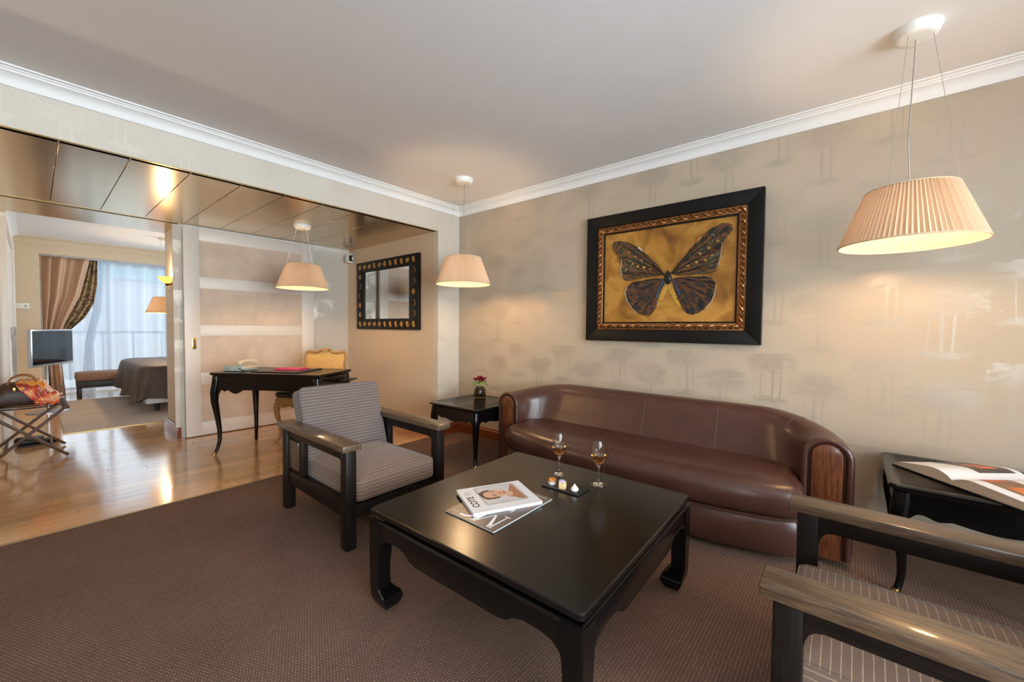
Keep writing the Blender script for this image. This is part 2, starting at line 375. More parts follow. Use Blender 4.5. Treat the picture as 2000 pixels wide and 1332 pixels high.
def tag(o, label, cat, group=None, kind=None):
    o['label'] = label; o['category'] = cat
    if group: o['group'] = group
    if kind: o['kind'] = kind
    return o
def thing(name, label, cat, loc=(0, 0, 0), rz=0, group=None):
    o = bpy.data.objects.new(name, None); COL.objects.link(o); o.location = loc; o.rotation_euler = (0, 0, rz); o.empty_display_size = .1
    return tag(o, label, cat, group)
def struct(name, g, mat, label, cat, bevel=0, **kw):
    return tag(obj(name, g, mat, bevel=bevel, **kw), label, cat, kind='structure')
def rrect(hw, hd, r, z, cx=0, cy=0, n=5):
    out = []
    for sx, sy, a0 in ((1, 1, 0), (-1, 1, pi/2), (-1, -1, pi), (1, -1, 1.5*pi)):
        for k in range(n+1):
            a = a0+pi/2*k/n; out.append((cx+sx*(hw-r)+r*cos(a), cy+sy*(hd-r)+r*sin(a), z))
    return out
def offset_ring(pts, d):
    n = len(pts); out = []
    for i in range(n):
        a = Vector(pts[i-1]); b = Vector(pts[(i+1) % n]); t = (b-a).normalized(); nn = Vector((t.y, -t.x))
        out.append((pts[i][0]+nn.x*d, pts[i][1]+nn.y*d))
    return out

# ------------------------------------------------------------------ room shell
XR, YB, ZC, ZS = 3.034, 3.32, 2.44, 2.155
XO = 2.739            # edge of the wide opening
XL, YF = -2.2, -2.7   # unseen walls of the living room
# floors
fl = struct('floor', G().box(XL-.1, YF-.1, -.1, XR+.1, 3.328, 0), 'carpet', 'brown flecked woven carpet covering the sitting room', 'floor')
struct('floor_wood', G().box(-1.2, 3.338, -.1, XO+.02, 5.81, -.012), 'floor_sub', 'honey coloured wooden floor of the passage beyond the carpet', 'floor')
struct('floor_bedroom', G().box(-.35, 5.81, -.1, 3.7, 10.3, -.001), 'floor_sub', 'wooden floor of the bedroom around its inset carpet', 'floor')
struct('trim_1', G().box(-1.2, 3.328, -.02, XO+.02, 3.338, .003), 'brass_strip', 'thin brass strip between brown carpet and wooden floor', 'trim')
wf = bpy.data.objects['floor_wood']
random.seed(4)
plank_cache = {}
yy = 3.338
row = 0
while yy < 5.80:
    w = .105 if yy+.105 < 5.81 else 5.81-yy
    x = -.75+random.uniform(-.4, 0)
    xe = XO if yy < 5.14 else .95
    while x < xe-.01:
        L = random.choice((.7, .9, 1.1, 1.3)); x1 = min(x+L, xe)
        if x1 > -.35:
            x0 = max(x, -.7)
            k = (round(x1-x0, 3), round(w, 3))
            if k not in plank_cache:
                plank_cache[k] = make_mesh('plank', G().box(-k[0]/2+.0006, -k[1]/2+.0006, -.011, k[0]/2-.0006, k[1]/2-.0006, 0), 'plank', .0008, 1)
            link('plank', plank_cache[k], wf, ((x0+x1)/2, yy+w/2, -.0005))
        x = x1
    yy += w; row += 1
# bedroom carpet with brass edging
bc = struct('floor_carpet_bedroom', G().box(.2, 6.25, -.001, 3.5, 8.86, .005), 'carpet_bed', 'taupe carpet set into the bedroom floor under the bed', 'carpet')
obj('edging', G().box(.185, 6.235, -.001, 3.5, 6.25, .007), 'brass_strip', bc)
obj('edging', G().box(.185, 6.25, -.001, .2, 8.875, .007), 'brass_strip', bc)
obj('edging', G().box(.2, 8.86, -.001, 3.5, 8.875, .007), 'brass_strip', bc)
# ceilings
struct('ceiling', G().box(XL-.1, YF-.1, ZC, XR+.1, YB+.1, ZC+.1), 'ceiling', 'pale grey painted ceiling of the sitting room', 'ceiling')
struct('ceiling_bedroom', G().box(-.35, 5.78, ZC, 3.7, 9.46, ZC+.1), 'ceiling', 'pale ceiling of the bedroom', 'ceiling')
# walls
struct('wall_right', G().box(XR, YF-.1, 0, XR+.1, YB+.1, ZC), 'wp_right', 'beige wallpaper wall with silvery tree print behind the sofa', 'wall')
xl = -1.0
struct('wall_back', G().prism([(XL-.1, 0), (xl, 0), (xl, ZS), (XO, ZS), (XO, 0), (XR, 0), (XR, ZC), (XL-.1, ZC)], 'y', YB, YB+.07), 'wp_back', 'cream wall with the wide opening to the wooden passage', 'wall')
struct('wall_alcove_right', G().box(XO, YB+.07, 0, XO+.12, 5.3, ZC), 'wp_plain', 'plain beige side wall of the passage behind the mirror', 'wall')
struct('wall_alcove_back', G().box(.95, 5.2, 0, XO, 5.79, ZC), 'wp_back', 'cream wall between the passage and the bedroom', 'wall')
struct('wall_alcove_left', G().box(-1.2, YB+.07, 0, -1.1, 5.9, ZC), 'wp_plain', 'beige side wall at the far end of the passage', 'wall')
struct('wall_lintel', G().box(-1.1, 5.17, ZS+.012, .95, 5.79, ZC), 'bed_wall', 'lintel above the doorway to the bedroom', 'wall')
struct('wall_bedroom_front', G().box(-1.1, 5.79, 0, -.2, 5.9, ZC), 'bed_wall', 'bedroom wall beside the doorway', 'wall')
struct('wall_bedroom_front_right', G().box(XO, 5.3, 0, 3.6, 5.79, ZC), 'bed_wall', 'bedroom wall behind the passage', 'wall')
struct('wall_bedroom_left', G().box(-.3, 5.9, 0, -.2, 9.45, ZC), 'bed_wall', 'beige side wall of the bedroom', 'wall')
struct('wall_bedroom_right', G().box(3.6, 5.3, 0, 3.7, 9.45, .3).box(3.6, 5.3, 2.2, 3.7, 9.45, ZC).box(3.6, 5.3, .3, 3.7, 7.2, 2.2).box(3.6, 9.0, .3, 3.7, 9.45, 2.2), 'bed_wall', 'bedroom wall at the head of the bed', 'wall')
struct('wall_bedroom_back', G().prism([(-.3, 0), (.08, 0), (.08, 2.21), (3.3, 2.21), (3.3, 0), (3.7, 0), (3.7, ZC), (-.3, ZC)], 'y', 9.35, 9.45), 'bed_wall', 'beige bedroom wall framing the curtained window', 'wall')
struct('wall_recess_left', G().box(-.02, 9.45, 0, .08, 10.25, 2.3), 'bed_wall', 'side of the bedroom window recess behind the drape', 'wall')
struct('wall_recess_right', G().box(3.3, 9.45, 0, 3.4, 10.25, 2.3), 'bed_wall', 'far side of the bedroom window recess', 'wall')
struct('ceiling_recess', G().box(.08, 9.45, 2.26, 3.3, 10.25, 2.36), 'ceiling', 'top of the bedroom window recess', 'ceiling')
g = G().box(XL-.1, YF-.1, 0, XR, YF, .3).box(XL-.1, YF-.1, 2.25, XR, YF, ZC).box(XL-.1, YF-.1, .3, -1.6, YF, 2.25).box(1.8, YF-.1, .3, XR, YF, 2.25)
struct('wall_front', g, 'wp_plain', 'wall with the wide window behind the viewpoint', 'wall')
# built from four blocks joined edge to edge round the window
g = G().box(XL-.1, YF, 0, XL, YB, .3).box(XL-.1, YF, 2.25, XL, YB, ZC).box(XL-.1, YF, .3, XL, -2.5, 2.25).box(XL-.1, -.9, .3, XL, YB, 2.25)
struct('wall_left', g, 'wp_plain', 'wall with the sitting room window', 'wall')
# windows
def window(n, axis, p, a0, a1, z0, z1, divs, label):
    def bx(g, u0, w0, u1, w1, d0, d1):
        return g.box(u0, p+d0, w0, u1, p+d1, w1) if axis == 'y' else g.box(p+d0, u0, w0, p+d1, u1, w1)
    t = .05
    fr = G()
    bx(fr, a0, z0, a1, z0+t, 0, .05); bx(fr, a0, z1-t, a1, z1, 0, .05); bx(fr, a0, z0+t, a0+t, z1-t, 0, .05); bx(fr, a1-t, z0+t, a1, z1-t, 0, .05)
    o = struct('window_%d' % n, fr, 'white_plastic', label, 'window')
    xs = [a0]+divs+[a1]
    for i in range(len(xs)-1):
        if i: obj('mullion', bx(G(), xs[i]-.03, z0+t, xs[i]+.03, z1-t, .002, .048), 'white_plastic', o)
        obj('pane', bx(G(), xs[i]+(.03 if i else t), z0+t, xs[i+1]-(.03 if i < len(xs)-2 else t), z1-t, .02, .028), 'pane', o)
    return o
window(1, 'y', 10.15, .08, 3.3, .02, 2.26, [.88, 1.68, 2.48], 'bedroom window wall with white frames behind sheer curtains')
window(2, 'x', XL-.08, -2.5, -.9, .3, 2.25, [-1.7], 'sitting room window in the wall beside the viewpoint')
window(4, 'x', 3.62, 7.2, 9.0, .3, 2.2, [8.1], 'bedroom bay window beyond the bed')
window(3, 'y', YF-.08, -1.6, 1.8, .3, 2.25, [-.47, .67], 'wide sitting room window behind the viewpoint')
# crown moulding
prof = [(0, 2.358), (.010, 2.358), (.014, 2.366), (.017, 2.384), (.026, 2.400), (.042, 2.412), (.056, 2.416), (.058, 2.424), (.068, 2.424), (.072, 2.431), (.088, 2.433), (.09, 2.44), (0, 2.44)]
struct('trim_2', G().prism([(XR-d, z) for d, z in prof], 'y', YF, YB), 'crown', 'white crown moulding above the sofa wall', 'trim', ang=25)
struct('trim_3', G().prism([(YB-d, z) for d, z in prof], 'x', XL, XR), 'crown', 'white crown moulding above the wide opening', 'trim', ang=25)
struct('trim_4', G().prism([(9.35-d, z) for d, z in prof], 'x', -.2, 3.6), 'bed_wall', 'beige crown moulding above the bedroom window', 'trim', ang=25)
struct('trim_5', G().prism([(-.2+d, z) for d, z in prof], 'y', 5.9, 9.35), 'crown', 'white crown moulding along the bedroom side wall', 'trim', ang=25)
struct('trim_6', G().prism([(YF+d, z) for d, z in prof], 'x', XL, XR), 'crown', 'crown moulding behind the viewpoint', 'trim', ang=25)
struct('trim_7', G().prism([(XL+d, z) for d, z in prof], 'y', YF, YB), 'crown', 'crown moulding above the sitting room window', 'trim', ang=25)
# baseboards
bp = [(0, 0), (.02, 0), (.02, .086), (.013, .094), (.013, .105), (.006, .114), (0, .114)]
struct('baseboard_right', G().prism([(XR-d, z) for d, z in bp], 'y', YF, YB), 'baseboard', 'polished reddish wood baseboard under the sofa wall', 'baseboard')
struct('baseboard_back', G().prism([(YB-d, z) for d, z in bp], 'x', XO-.02, XR), 'baseboard', 'reddish wood baseboard on the short corner pier', 'baseboard')
struct('baseboard_alcove', G().prism([(XO-d, z) for d, z in bp], 'y', YB-.02, 5.2), 'baseboard', 'reddish wood baseboard under the mirror wall', 'baseboard')
struct('baseboard_jamb', G().prism([(.95-d*1.6, z) for d, z in bp], 'y', 5.165, 5.81), 'baseboard', 'reddish wood baseboard on the doorway jamb below the sconce', 'baseboard')
struct('baseboard_left', G().prism([(XL+d, z) for d, z in bp], 'y', YF, YB), 'baseboard', 'wood baseboard under the sitting room window', 'baseboard')
struct('trim_8', G().box(.905, 5.165, .115, .949, 5.2, ZS-.002), 'wp_back', 'pale strip on the corner of the doorway jamb', 'trim')
# brushed metal soffit
sf = struct('ceiling_soffit', G().box(-1.1, YB+.07, ZS+.012, XO, 5.17, ZS+.05), 'dark', 'brushed metal panelled soffit over the passage', 'ceiling')
joints = [-1.1]+[.11+.2905*k for k in range(-4, 10)]
joints = [j for j in joints if j < XO-.1]+[XO]
for a, b in zip(joints[:-1], joints[1:]):
    obj('soffit_panel', G().box(a+.002, YB+.034, ZS, b-.002, 5.085, ZS+.0115), 'soffit', sf, bevel=.001, seg=1)
obj('edge_strip', G().box(-1.1, YB+.001, ZS-.003, XO, YB+.012, ZS+.009), 'soffit_trim', sf)
obj('edge_strip', G().box(-1.1, YB+.015, ZS-.001, XO, YB+.031, ZS+.0115), 'soffit_trim', sf)
obj('door_track', G().box(-1.1, 5.089, ZS-.001, XO, 5.10, ZS+.0115), 'soffit_trim', sf)
obj('door_track', G().box(-1.1, 5.106, ZS-.001, .98, 5.118, ZS+.0115), 'soffit_trim', sf)
obj('lintel_panel', G().box(-1.1, 5.17, ZS, .949, 5.79, ZS+.0115), 'soffit', sf)
# closet along the bedroom side wall
cl = thing('closet', 'white panelled closet doors along the bedroom side wall', 'closet', (-.2, 7.2, 0))
obj('frame', G().box(0, -1.25, 2.13, .06, 1.28, 2.19).box(0, 1.2, 0, .06, 1.28, 2.13).box(0, -1.25, 0, .06, -1.19, 2.13), 'door_white', cl, bevel=.004)
for i in range(3):
    y0 = -1.185+i*.795
    d = obj('door', G().box(.0, y0+.004, .02, .03, y0+.787, 2.125), 'door_white', cl, bevel=.003)
    obj('panel', G().box(.03, y0+.1, .2, .036, y0+.69, 1.0), 'door_white', d, bevel=.004)
    obj('panel', G().box(.03, y0+.1, 1.15, .036, y0+.69, 2.0), 'door_white', d, bevel=.004)
    obj('handle', G().tube([(.03, y0+.72, 1.0), (.055, y0+.72, 1.0), (.055, y0+.72, 1.1), (.03, y0+.72, 1.1)], .005), 'chrome', d)
# sliding door
dr = bpy.data.objects.new('door_1', None); COL.objects.link(dr); dr.location = (.982, 5.125, .008)
tag(dr, 'wide white sliding door with four parchment panels behind the desk', 'door', kind='structure')
DW, DH = 1.274, 2.135
zp = [(.137, .525), (.647, 1.03), (1.142, 1.522), (1.637, 2.01)]
obj('stile', G().box(0, 0, 0, .128, .045, DH), 'door_white', dr, bevel=.002)
obj('stile', G().box(1.138, 0, 0, DW, .045, DH), 'door_white', dr, bevel=.002)
zz = [0]+[v for p in zp for v in p]+[DH]
for k in range(0, 10, 2):
    obj('rail', G().box(.128, 0, zz[k], 1.138, .045, zz[k+1]), 'door_white', dr, bevel=.002)
for a, b in zp:
    obj('panel', G().box(.128, .008, a, 1.138, .03, b), 'door_panel', dr)
hd = obj('handle', G().prism([(.074+.018*cos(a), .955+sg*.04+.018*sin(a)) for sg, a0 in ((1, 0), (-1, pi)) for a in [a0+pi*k/8 for k in range(9)]], 'y', -.004, .001), 'brass', dr, bevel=.001)
obj('finger_recess', G().prism([(.074+.009*cos(a), .955+sg*.036+.009*sin(a)) for sg, a0 in ((1, 0), (-1, pi)) for a in [a0+pi*k/8 for k in range(9)]], 'y', -.0045, -.0035), 'bronze', hd)
# outside
struct('terrace', G().box(-3, 10.3, -.2, 8, 13.0, -.05), 'stone_out', 'stone terrace outside the bedroom window', 'terrace')
rl = thing('terrace_railing', 'grey steel terrace railing seen through the sheer curtain', 'railing', (1.5, 12.8, -.05))
obj('handrail', G().box(-4, -.03, 1.0, 6, .03, 1.05), 'steel_dark', rl)
for k in range(21): obj('baluster', G().box(-4+k*.5-.015, -.015, 0, -4+k*.5+.015, .015, 1.0), 'steel_dark', rl)
for i, (x, y, w, h, lb) in enumerate(((-6, 34, 12, 3.0, 'low pale building beyond the terrace, nearest the taupe drape'), (8, 40, 14, 4.4, 'taller grey building beyond the terrace, behind the bed'))):
    b = thing('distant_building', lb, 'building', (x, y, -6), group='buildings beyond the terrace')
    obj('facade', G().box(-w/2, 0, 0, w/2, 8, 6+h), 'roof_out', b)
    obj('roof', G().prism([(-w/2-.3, 6+h), (w/2+.3, 6+h), (w/2-2, 7.3+h), (-w/2+2, 7.3+h)], 'y', -.3, 8.3), 'hill_out', b)
struct('hill', G().grid(lambda u, v: (-80+200*u, 90+60*v, -8+(9+6*sin(5*u+1)+3*sin(13*u))*v), 40, 6), 'hill_out', 'far blue-grey hills on the horizon', 'hill')

# ------------------------------------------------------------------ sofa
YC = 1.10
sofa = thing('sofa', 'curved dark brown leather sofa with wooden arm fronts against the wall', 'sofa', (2.7, YC, 0))
def sofa_path():
    pts = []
    R = .37; Yh = 1.03
    for k in range(15):
        a = pi/2*k/14; pts.append((-.2+R*sin(a), -Yh+R-R*cos(a), k/14))
    for k in range(1, 14): pts.append((-.2+R, -Yh+R+(2*Yh-2*R)*k/14, 1.0))
    for k in range(15):
        a = pi/2*(1-k/14); pts.append((-.2+R*sin(a), Yh-R+R*cos(a), 1-k/14))
    return pts
P = sofa_path(); H = .105
def shell_ring(i):
    x, y, s = P[i]
    a = Vector(P[max(i-1, 0)][:2]); b = Vector(P[min(i+1, len(P)-1)][:2]); t = (b-a).normalized()
    if i == 0: t = Vector((1, 0))
    if i == len(P)-1: t = Vector((-1, 0))
    nrm = Vector((t.y, -t.x))
    sm = s*s*(3-2*s); zt = .622+.064*sm; lean = .075*sm
    pr = [(H-.03, .035), (H-.008, .05), (H, .09), (H, .25), (H, .42)]
    pr += [(H*cos(q), zt-H+H*sin(q)) for q in [pi*k/12 for k in range(13)]]
    zi = zt-H
    for z in (.47, .42, .37, .3, .2, .1): pr.append((-H-lean*max(0, min(1, (zi-z)/.2))**1.0, z))
    pr += [(-H+.03-lean, .035)]
    return [(x+nrm.x*n, y+nrm.y*n, z) for n, z in pr]
rings = [shell_ring(i) for i in range(len(P))]
sh = obj('backrest', G().loft(rings), 'leather', sofa, ang=50)
def seam_at(i, j0=13, j1=21):
    return [Vector(rings[i][j]) for j in range(j0-8, j1)]
for i in (8, 16, 21, 26, 35):
    obj('seam', G().tube(seam_at(i), .002, 6), 'leather_seam', sh)
# front base and seat
def front(y, c, amp): return c-amp*sqrt(max(0, 1-(y/.97)**2))
def outline(c, amp, yend, back):
    ys = [-yend+2*yend*k/40 for k in range(41)]
    f = [(front(y, c, amp), y) for y in ys]
    # rounded corners at both ends, then the back (counter-clockwise seen from above)
    left = [(back, yend-.12), (back-.12, yend-.03), (c+.045, yend+.022), (c-.01, yend+.024), (f[-1][0]+.012, yend+.016)]
    right = [(x, -y) for x, y in left[::-1]]
    return left+f[::-1]+right
def loft_outline(o, levels):
    return [[(.2+(x-.2)*(1+d/.5), y*(1+d/.95), z) for x, y in o] for z, d in levels]
ob = outline(-.265, .205, .915, .2)
area2 = sum(ob[i-1][0]*ob[i][1]-ob[i][0]*ob[i-1][1] for i in range(len(ob)))
sgn = -1 if area2 > 0 else 1      # offset_ring moves outward for counter-clockwise rings
def lv(levels): return levels
obj('base', G().loft(loft_outline(ob, lv([(.03, -.03), (.036, -.012), (.05, -.004), (.12, .004), (.2, .002), (.222, -.008), (.232, -.022)]))), 'leather', sofa, ang=50)
os_ = outline(-.275, .205, .915, .2)
seat_levels = [(.226, -.02), (.236, -.004), (.26, .008), (.31, .012), (.35, .008), (.378, -.006), (.395, -.028), (.406, -.06), (.413, -.10)]
obj('seat', G().loft(loft_outline(os_, lv(seat_levels))), 'leather', sofa, ang=55)
pip = [(x, y, .228) for x, y in offset_ring(os_, .004 if area2 > 0 else -.004)]
obj('piping', G().tube(pip[5:-5], .005, 6), 'leather', sofa)
def seat_seam(y):
    o = [(front(y, -.275, .205)-dd, y, z) for z, dd in ((.24, .006), (.27, .013), (.31, .016), (.35, .012), (.378, -.003), (.395, -.025), (.408, -.06))]
    o += [(x, y, .4165) for x in (-.33, -.24, -.15, -.1)]
    return o
for y in (.02,): obj('seam', G().tube(seat_seam(y), .0025, 6), 'leather_seam', sofa)
for sy in (-1, 1):
    yc = sy*1.03; w = .062
    pts = [(yc-w, .035), (yc+w, .035)]+[(yc+w*cos(a), .535+w*sin(a)) for a in [pi*k/14 for k in range(15)]]
    pn = obj('arm_panel', G().prism(pts, 'x', -.224, -.2), 'sofa_panel', sofa, bevel=.006)
    rim = [(-.204, yc-.088, .04)]+[(-.204, yc+.088*cos(a), .528+.085*sin(a)) for a in [pi-pi*k/16 for k in range(17)]]+[(-.204, yc+.088, .04)]
    obj('rim_roll', G().tube(rim, .014, 10), 'leather', sofa)
for sx in (-.25, .2):
    for sy in (-.75, .75): obj('foot', G().lathe([(.022, 0), (.025, .04)], sx, sy, 12), 'dark', sofa)

# ------------------------------------------------------------------ armchairs
def cushion(hw, hd, h, r=.03, crown=.02, e=.02):
    return G().loft([rrect(hw-e, hd-e, r, 0), rrect(hw-.004, hd-.004, r, e*.45), rrect(hw, hd, r, e), rrect(hw, hd, r, h-e), rrect(hw-.004, hd-.004, r, h-e*.45), rrect(hw-e, hd-e, r, h),
                     rrect(hw-.07, hd-.07, r, h+crown*.55), rrect(hw*.5, hd*.5, r, h+crown*.95), rrect(hw*.2, hd*.2, .02, h+crown)])
def armchair(loc, rz, label):
    t = thing('armchair', label, 'armchair', loc, rz, 'striped armchairs at the coffee table')
    for sx in (-1, 1):
        for y in (-.40, .35):
            obj('leg', G().box(min(sx*.265, sx*.321), y, 0, max(sx*.265, sx*.321), y+.06, .516), 'chair_wood_v', t, bevel=.003)
        x0, x1 = sorted((sx*.25, sx*.35))
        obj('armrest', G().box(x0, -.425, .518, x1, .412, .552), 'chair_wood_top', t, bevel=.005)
        x0, x1 = sorted((sx*.275, sx*.312))
        obj('arm_rail', G().prism([(-.34, .517), (.35, .517), (.35, .462), (-.30, .462), (-.318, .457), (-.33, .445), (-.336, .43), (-.34, .41)], 'x', x0, x1), 'chair_wood', t, bevel=.002)
        obj('side_rail', G().box(x0, -.34, .165, x1, .35, .25), 'chair_wood', t, bevel=.003)
        obj('side_post', G().box(x0, .145, .25, x1, .18, .462), 'chair_wood_v', t, bevel=.003)
        xs0, xs1 = sorted((sx*.285, sx*.302)); pn = obj('side_panel', G().box(xs0, .18, .25, xs1, .35, .462), 'chair_wood_v', t)
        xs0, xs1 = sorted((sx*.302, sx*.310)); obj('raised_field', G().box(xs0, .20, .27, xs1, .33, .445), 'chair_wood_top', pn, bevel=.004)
    obj('front_rail', G().box(-.265, -.385, .15, .265, -.355, .222), 'chair_wood', t, bevel=.003)
    obj('back_rail', G().box(-.265, .36, .15, .265, .39, .235), 'chair_wood', t, bevel=.003)
    obj('seat_support', G().box(-.275, -.355, .205, .275, .36, .222), 'chair_wood', t)
    sc_ = obj('seat_cushion', cushion(.26, .305, .125, .035, .045, .022), 'stripe_seat', t, (0, -.085, .224))
    ring = rrect(.26-.004, .305-.004, .035, .117); obj('piping', G().tube(ring, .004, 6, closed=True), 'stripe_seat', sc_)
    tilt = radians(-18.6)
    bk = obj('back_cushion', G().loft([[(x, y, z) for x, z, y in rrect(.265-i, .235-i, .03, yv, 0, .235)] for i, yv in ((.02, -.012), (.004, -.006), (0, .008), (0, .09), (.004, .102), (.02, .108))]), 'stripe_back', t, (0, .145, .315), (tilt, 0, 0))
    for yv in (.0, .098):
        obj('piping', G().tube([(x, y, z) for x, z, y in rrect(.265, .235, .03, yv, 0, .235)], .0042, 6, closed=True), 'stripe_back', bk)
    bf = obj('back_frame', G().box(-.25, .11, -.09, -.2, .135, .43).box(.2, .11, -.09, .25, .135, .43).box(-.25, .11, .36, .25, .135, .43), 'chair_wood', t, (0, .145, .315), (tilt, 0, 0), bevel=.003)
    return t
armchair((1.325, 2.33, 0), 0, 'striped armchair with a grey back cushion, standing beside the writing desk')
armchair((1.45, -.275, 0), pi, 'striped armchair cut off by the frame, in front of the open book table')

# ------------------------------------------------------------------ coffee table
ct = thing('coffee_table', 'low square black lacquered coffee table with hoof feet on the carpet', 'table', (1.378, 1.010, 0), radians(1.35))
h = .492
top = obj('table_top', G().loft([rrect(h-.004, h-.004, .016, .386), rrect(h, h, .016, .390), rrect(h, h, .016, .406), rrect(h-.004, h-.004, .014, .41)]), 'table_top', ct)
obj('neck', G().box(-h+.045, -h+.045, .366, h-.045, h-.045, .387), 'black_lacquer', ct)
a = h+.002
ap = [(-a+.06, .366), (a-.06, .366), (a-.06, .24), (a-.075, .275), (a-.10, .296), (a-.14, .304), (a-.20, .304), (a-.235, .294), (a-.26, .276), (a-.30, .268), (-a+.30, .268), (-a+.26, .276), (-a+.235, .294), (-a+.20, .304), (-a+.14, .304), (-a+.10, .296), (-a+.075, .275), (-a+.06, .24)]
for k in range(4):
    q = obj('apron', G().prism(ap, 'y', -a+.004, -a+.032), 'black_lacquer', ct, rot=(0, 0, k*pi/2), bevel=.002)
    obj('bead', G().tube([(-a+.006, -a+.010, .366), (a-.006, -a+.010, .366)], .0095, 8), 'black_lacquer', q)
def hoof(level_n=1):
    lv_ = [(.372, .0, .074), (.3, .0, .072), (.25, .0, .068), (.18, .001, .062), (.12, .002, .060), (.09, .002, .062), (.075, .003, .072), (.062, .004, .086), (.045, .006, .092), (.03, .010, .088), (.012, .018, .072), (0, .026, .056)]
    rr = []
    for z, o, s in lv_:
        c = .004
        rr.append([(o+c, o, z), (o+s-c, o, z), (o+s, o+c, z), (o+s, o+s-c, z), (o+s-c, o+s, z), (o+c, o+s, z), (o, o+s-c, z), (o, o+c, z)])
    return G().loft(rr)
hm = make_mesh('leg', hoof(), 'black_lacquer', ang=30)
for k, (sx, sy) in enumerate(((-1, -1), (1, -1), (1, 1), (-1, 1))):
    link('leg', hm, ct, (sx*a, sy*a, 0), (0, 0, k*pi/2))

# ------------------------------------------------------------------ cabriole tables
def cabriole(Hh, k=1.0, sz=1.0):
    lv_ = [(1, 0, .029), (.9, .004, .031), (.8, .012, .0305), (.68, .012, .0265), (.5, .0, .0205), (.32, -.010, .0165), (.18, -.010, .0145), (.09, -.001, .0135), (.04, .009, .0135), (.015, .015, .0145), (0, .017, .014)]
    c = sqrt(.5); rr = []
    for z, o, s in lv_:
        o *= k; s *= sz; ring = []
        for i in range(14):
            a_ = 2*pi*i/14; p = 3.0; ca, sa = cos(a_), sin(a_); q = (abs(ca)**p+abs(sa)**p)**(-1/p)
            ring.append((-o*c+s*q*ca, -o*c+s*q*sa, z*Hh))
        rr.append(ring)
    return G().loft(rr)
def foot_cap(k=1.0, sz=1.0):
    c = sqrt(.5); rr = []
    for z, o, s in ((0, .018, .0160), (.008, .0165, .0160), (.016, .0135, .0152), (.026, .011, .0140)):
        rr.append([(-o*k*c+s*sz*cos(2*pi*i/12), -o*k*c+s*sz*sin(2*pi*i/12), z) for i in range(12)])
    return G().loft(rr)
def apron_poly(L, z1, d_end, d_mid, d_up, n=60, da=.014):
    out = [(L/2, z1), (-L/2, z1)]
    for i in range(n+1):
        u = i/n; x = -L/2+L*u; e = min(u, 1-u)*L
        s1 = min(1, e/.05); s1 = s1*s1*(3-2*s1)
        m = max(0, 1-abs(u-.5)/.34); m = m*m*(3-2*m)
        dip = max(0, 1-abs(abs(u-.5)-.30)/.09); dip = dip*dip*(3-2*dip)
        out.append((x, z1-(d_end*(1-s1)+s1*(d_up+(d_mid-d_up)*m+da*dip))))
    return out
def carved_table(name, label, loc, rz, Wd, Dp, Ht, d_end, d_mid, d_up, cat='table', group=None, k=1.0, caps=True, da=.014):
    t = thing(name, label, cat, loc, rz, group)
    hx, hy = Wd/2, Dp/2
    def ring(hx_, hy_, c, z): return [(hx_, -hy_+c, z), (hx_, hy_-c, z), (hx_-c, hy_, z), (-hx_+c, hy_, z), (-hx_, hy_-c, z), (-hx_, -hy_+c, z), (-hx_+c, -hy_, z), (hx_-c, -hy_, z)]
    obj('table_top', G().loft([ring(hx-.022, hy-.022, .02, Ht-.034), ring(hx-.014, hy-.014, .02, Ht-.024), ring(hx-.003, hy-.003, .022, Ht-.02), ring(hx, hy, .022, Ht-.014), ring(hx, hy, .022, Ht-.006), ring(hx-.006, hy-.006, .02, Ht), ring(hx-.04, hy-.04, .016, Ht), ring(hx-.043, hy-.043, .016, Ht-.0015)]), 'black_lacquer', t, ang=20)
    i = .035
    for sy, L, off, r in ((-1, Wd, hy, 0), (1, Wd, hy, pi), (-1, Dp, hx, pi/2), (1, Dp, hx, -pi/2)):
        obj('apron', G().prism(apron_poly(L-2*i-.03, Ht-.033, d_end, d_mid, d_up, 60, da), 'y', -off+i-.008, -off+i+.014), 'black_lacquer', t, rot=(0, 0, r), bevel=.0015, seg=1)
    lm = make_mesh('leg', cabriole(Ht-.033, k), 'black_lacquer', ang=60); fm = make_mesh('foot_cap', foot_cap(k), 'brass', ang=60) if caps else None
    for sx, sy, r in ((-1, -1, 0), (1, -1, pi/2), (1, 1, pi), (-1, 1, -pi/2)):
        l_ = link('leg', lm, t, (sx*(hx-i-.012), sy*(hy-i-.012), 0), (0, 0, r))
        if caps: link('foot_cap', fm, l_)
    return t
carved_table('side_table', 'black lacquered side table with cabriole legs carrying the flower vase', (2.555, 2.565, 0), 0, .60, .60, .49, .125, .105, .080, group='side tables beside the sofa')
carved_table('side_table', 'black lacquered side table carrying the open book', (2.69, -.46, 0), 0, .62, .63, .49, .125, .105, .085, group='side tables beside the sofa')
A = Vector((.975, 4.30)); l_ = Vector((.545, -.839)); s_ = Vector((.839, .545)); rzd = atan2(l_.y, l_.x)
def desk_pt(a_, b_, z): q = A+l_*a_+s_*b_; return (q.x, q.y, z)
DL, DD, DZ = 1.045, .55, .735
dk = carved_table('writing_desk', 'black lacquered writing desk with curved legs in front of the sliding door', desk_pt(DL/2, DD/2, 0), rzd, DL, DD, DZ, .18, .115, .118, 'desk', k=1.5, da=.034)
for sx in (-1, 1):
    obj('corner_mount', G().box(sx*(DL/2-.05)-.014, -DD/2+.018, DZ-.075, sx*(DL/2-.05)+.014, -DD/2+.026, DZ-.038), 'brass', dk, bevel=.003)
obj('writing_slide', G().box(DL/2-.06, -.05, DZ-.085, DL/2+.10, .18, DZ-.07), 'black_lacquer', dk, bevel=.002)

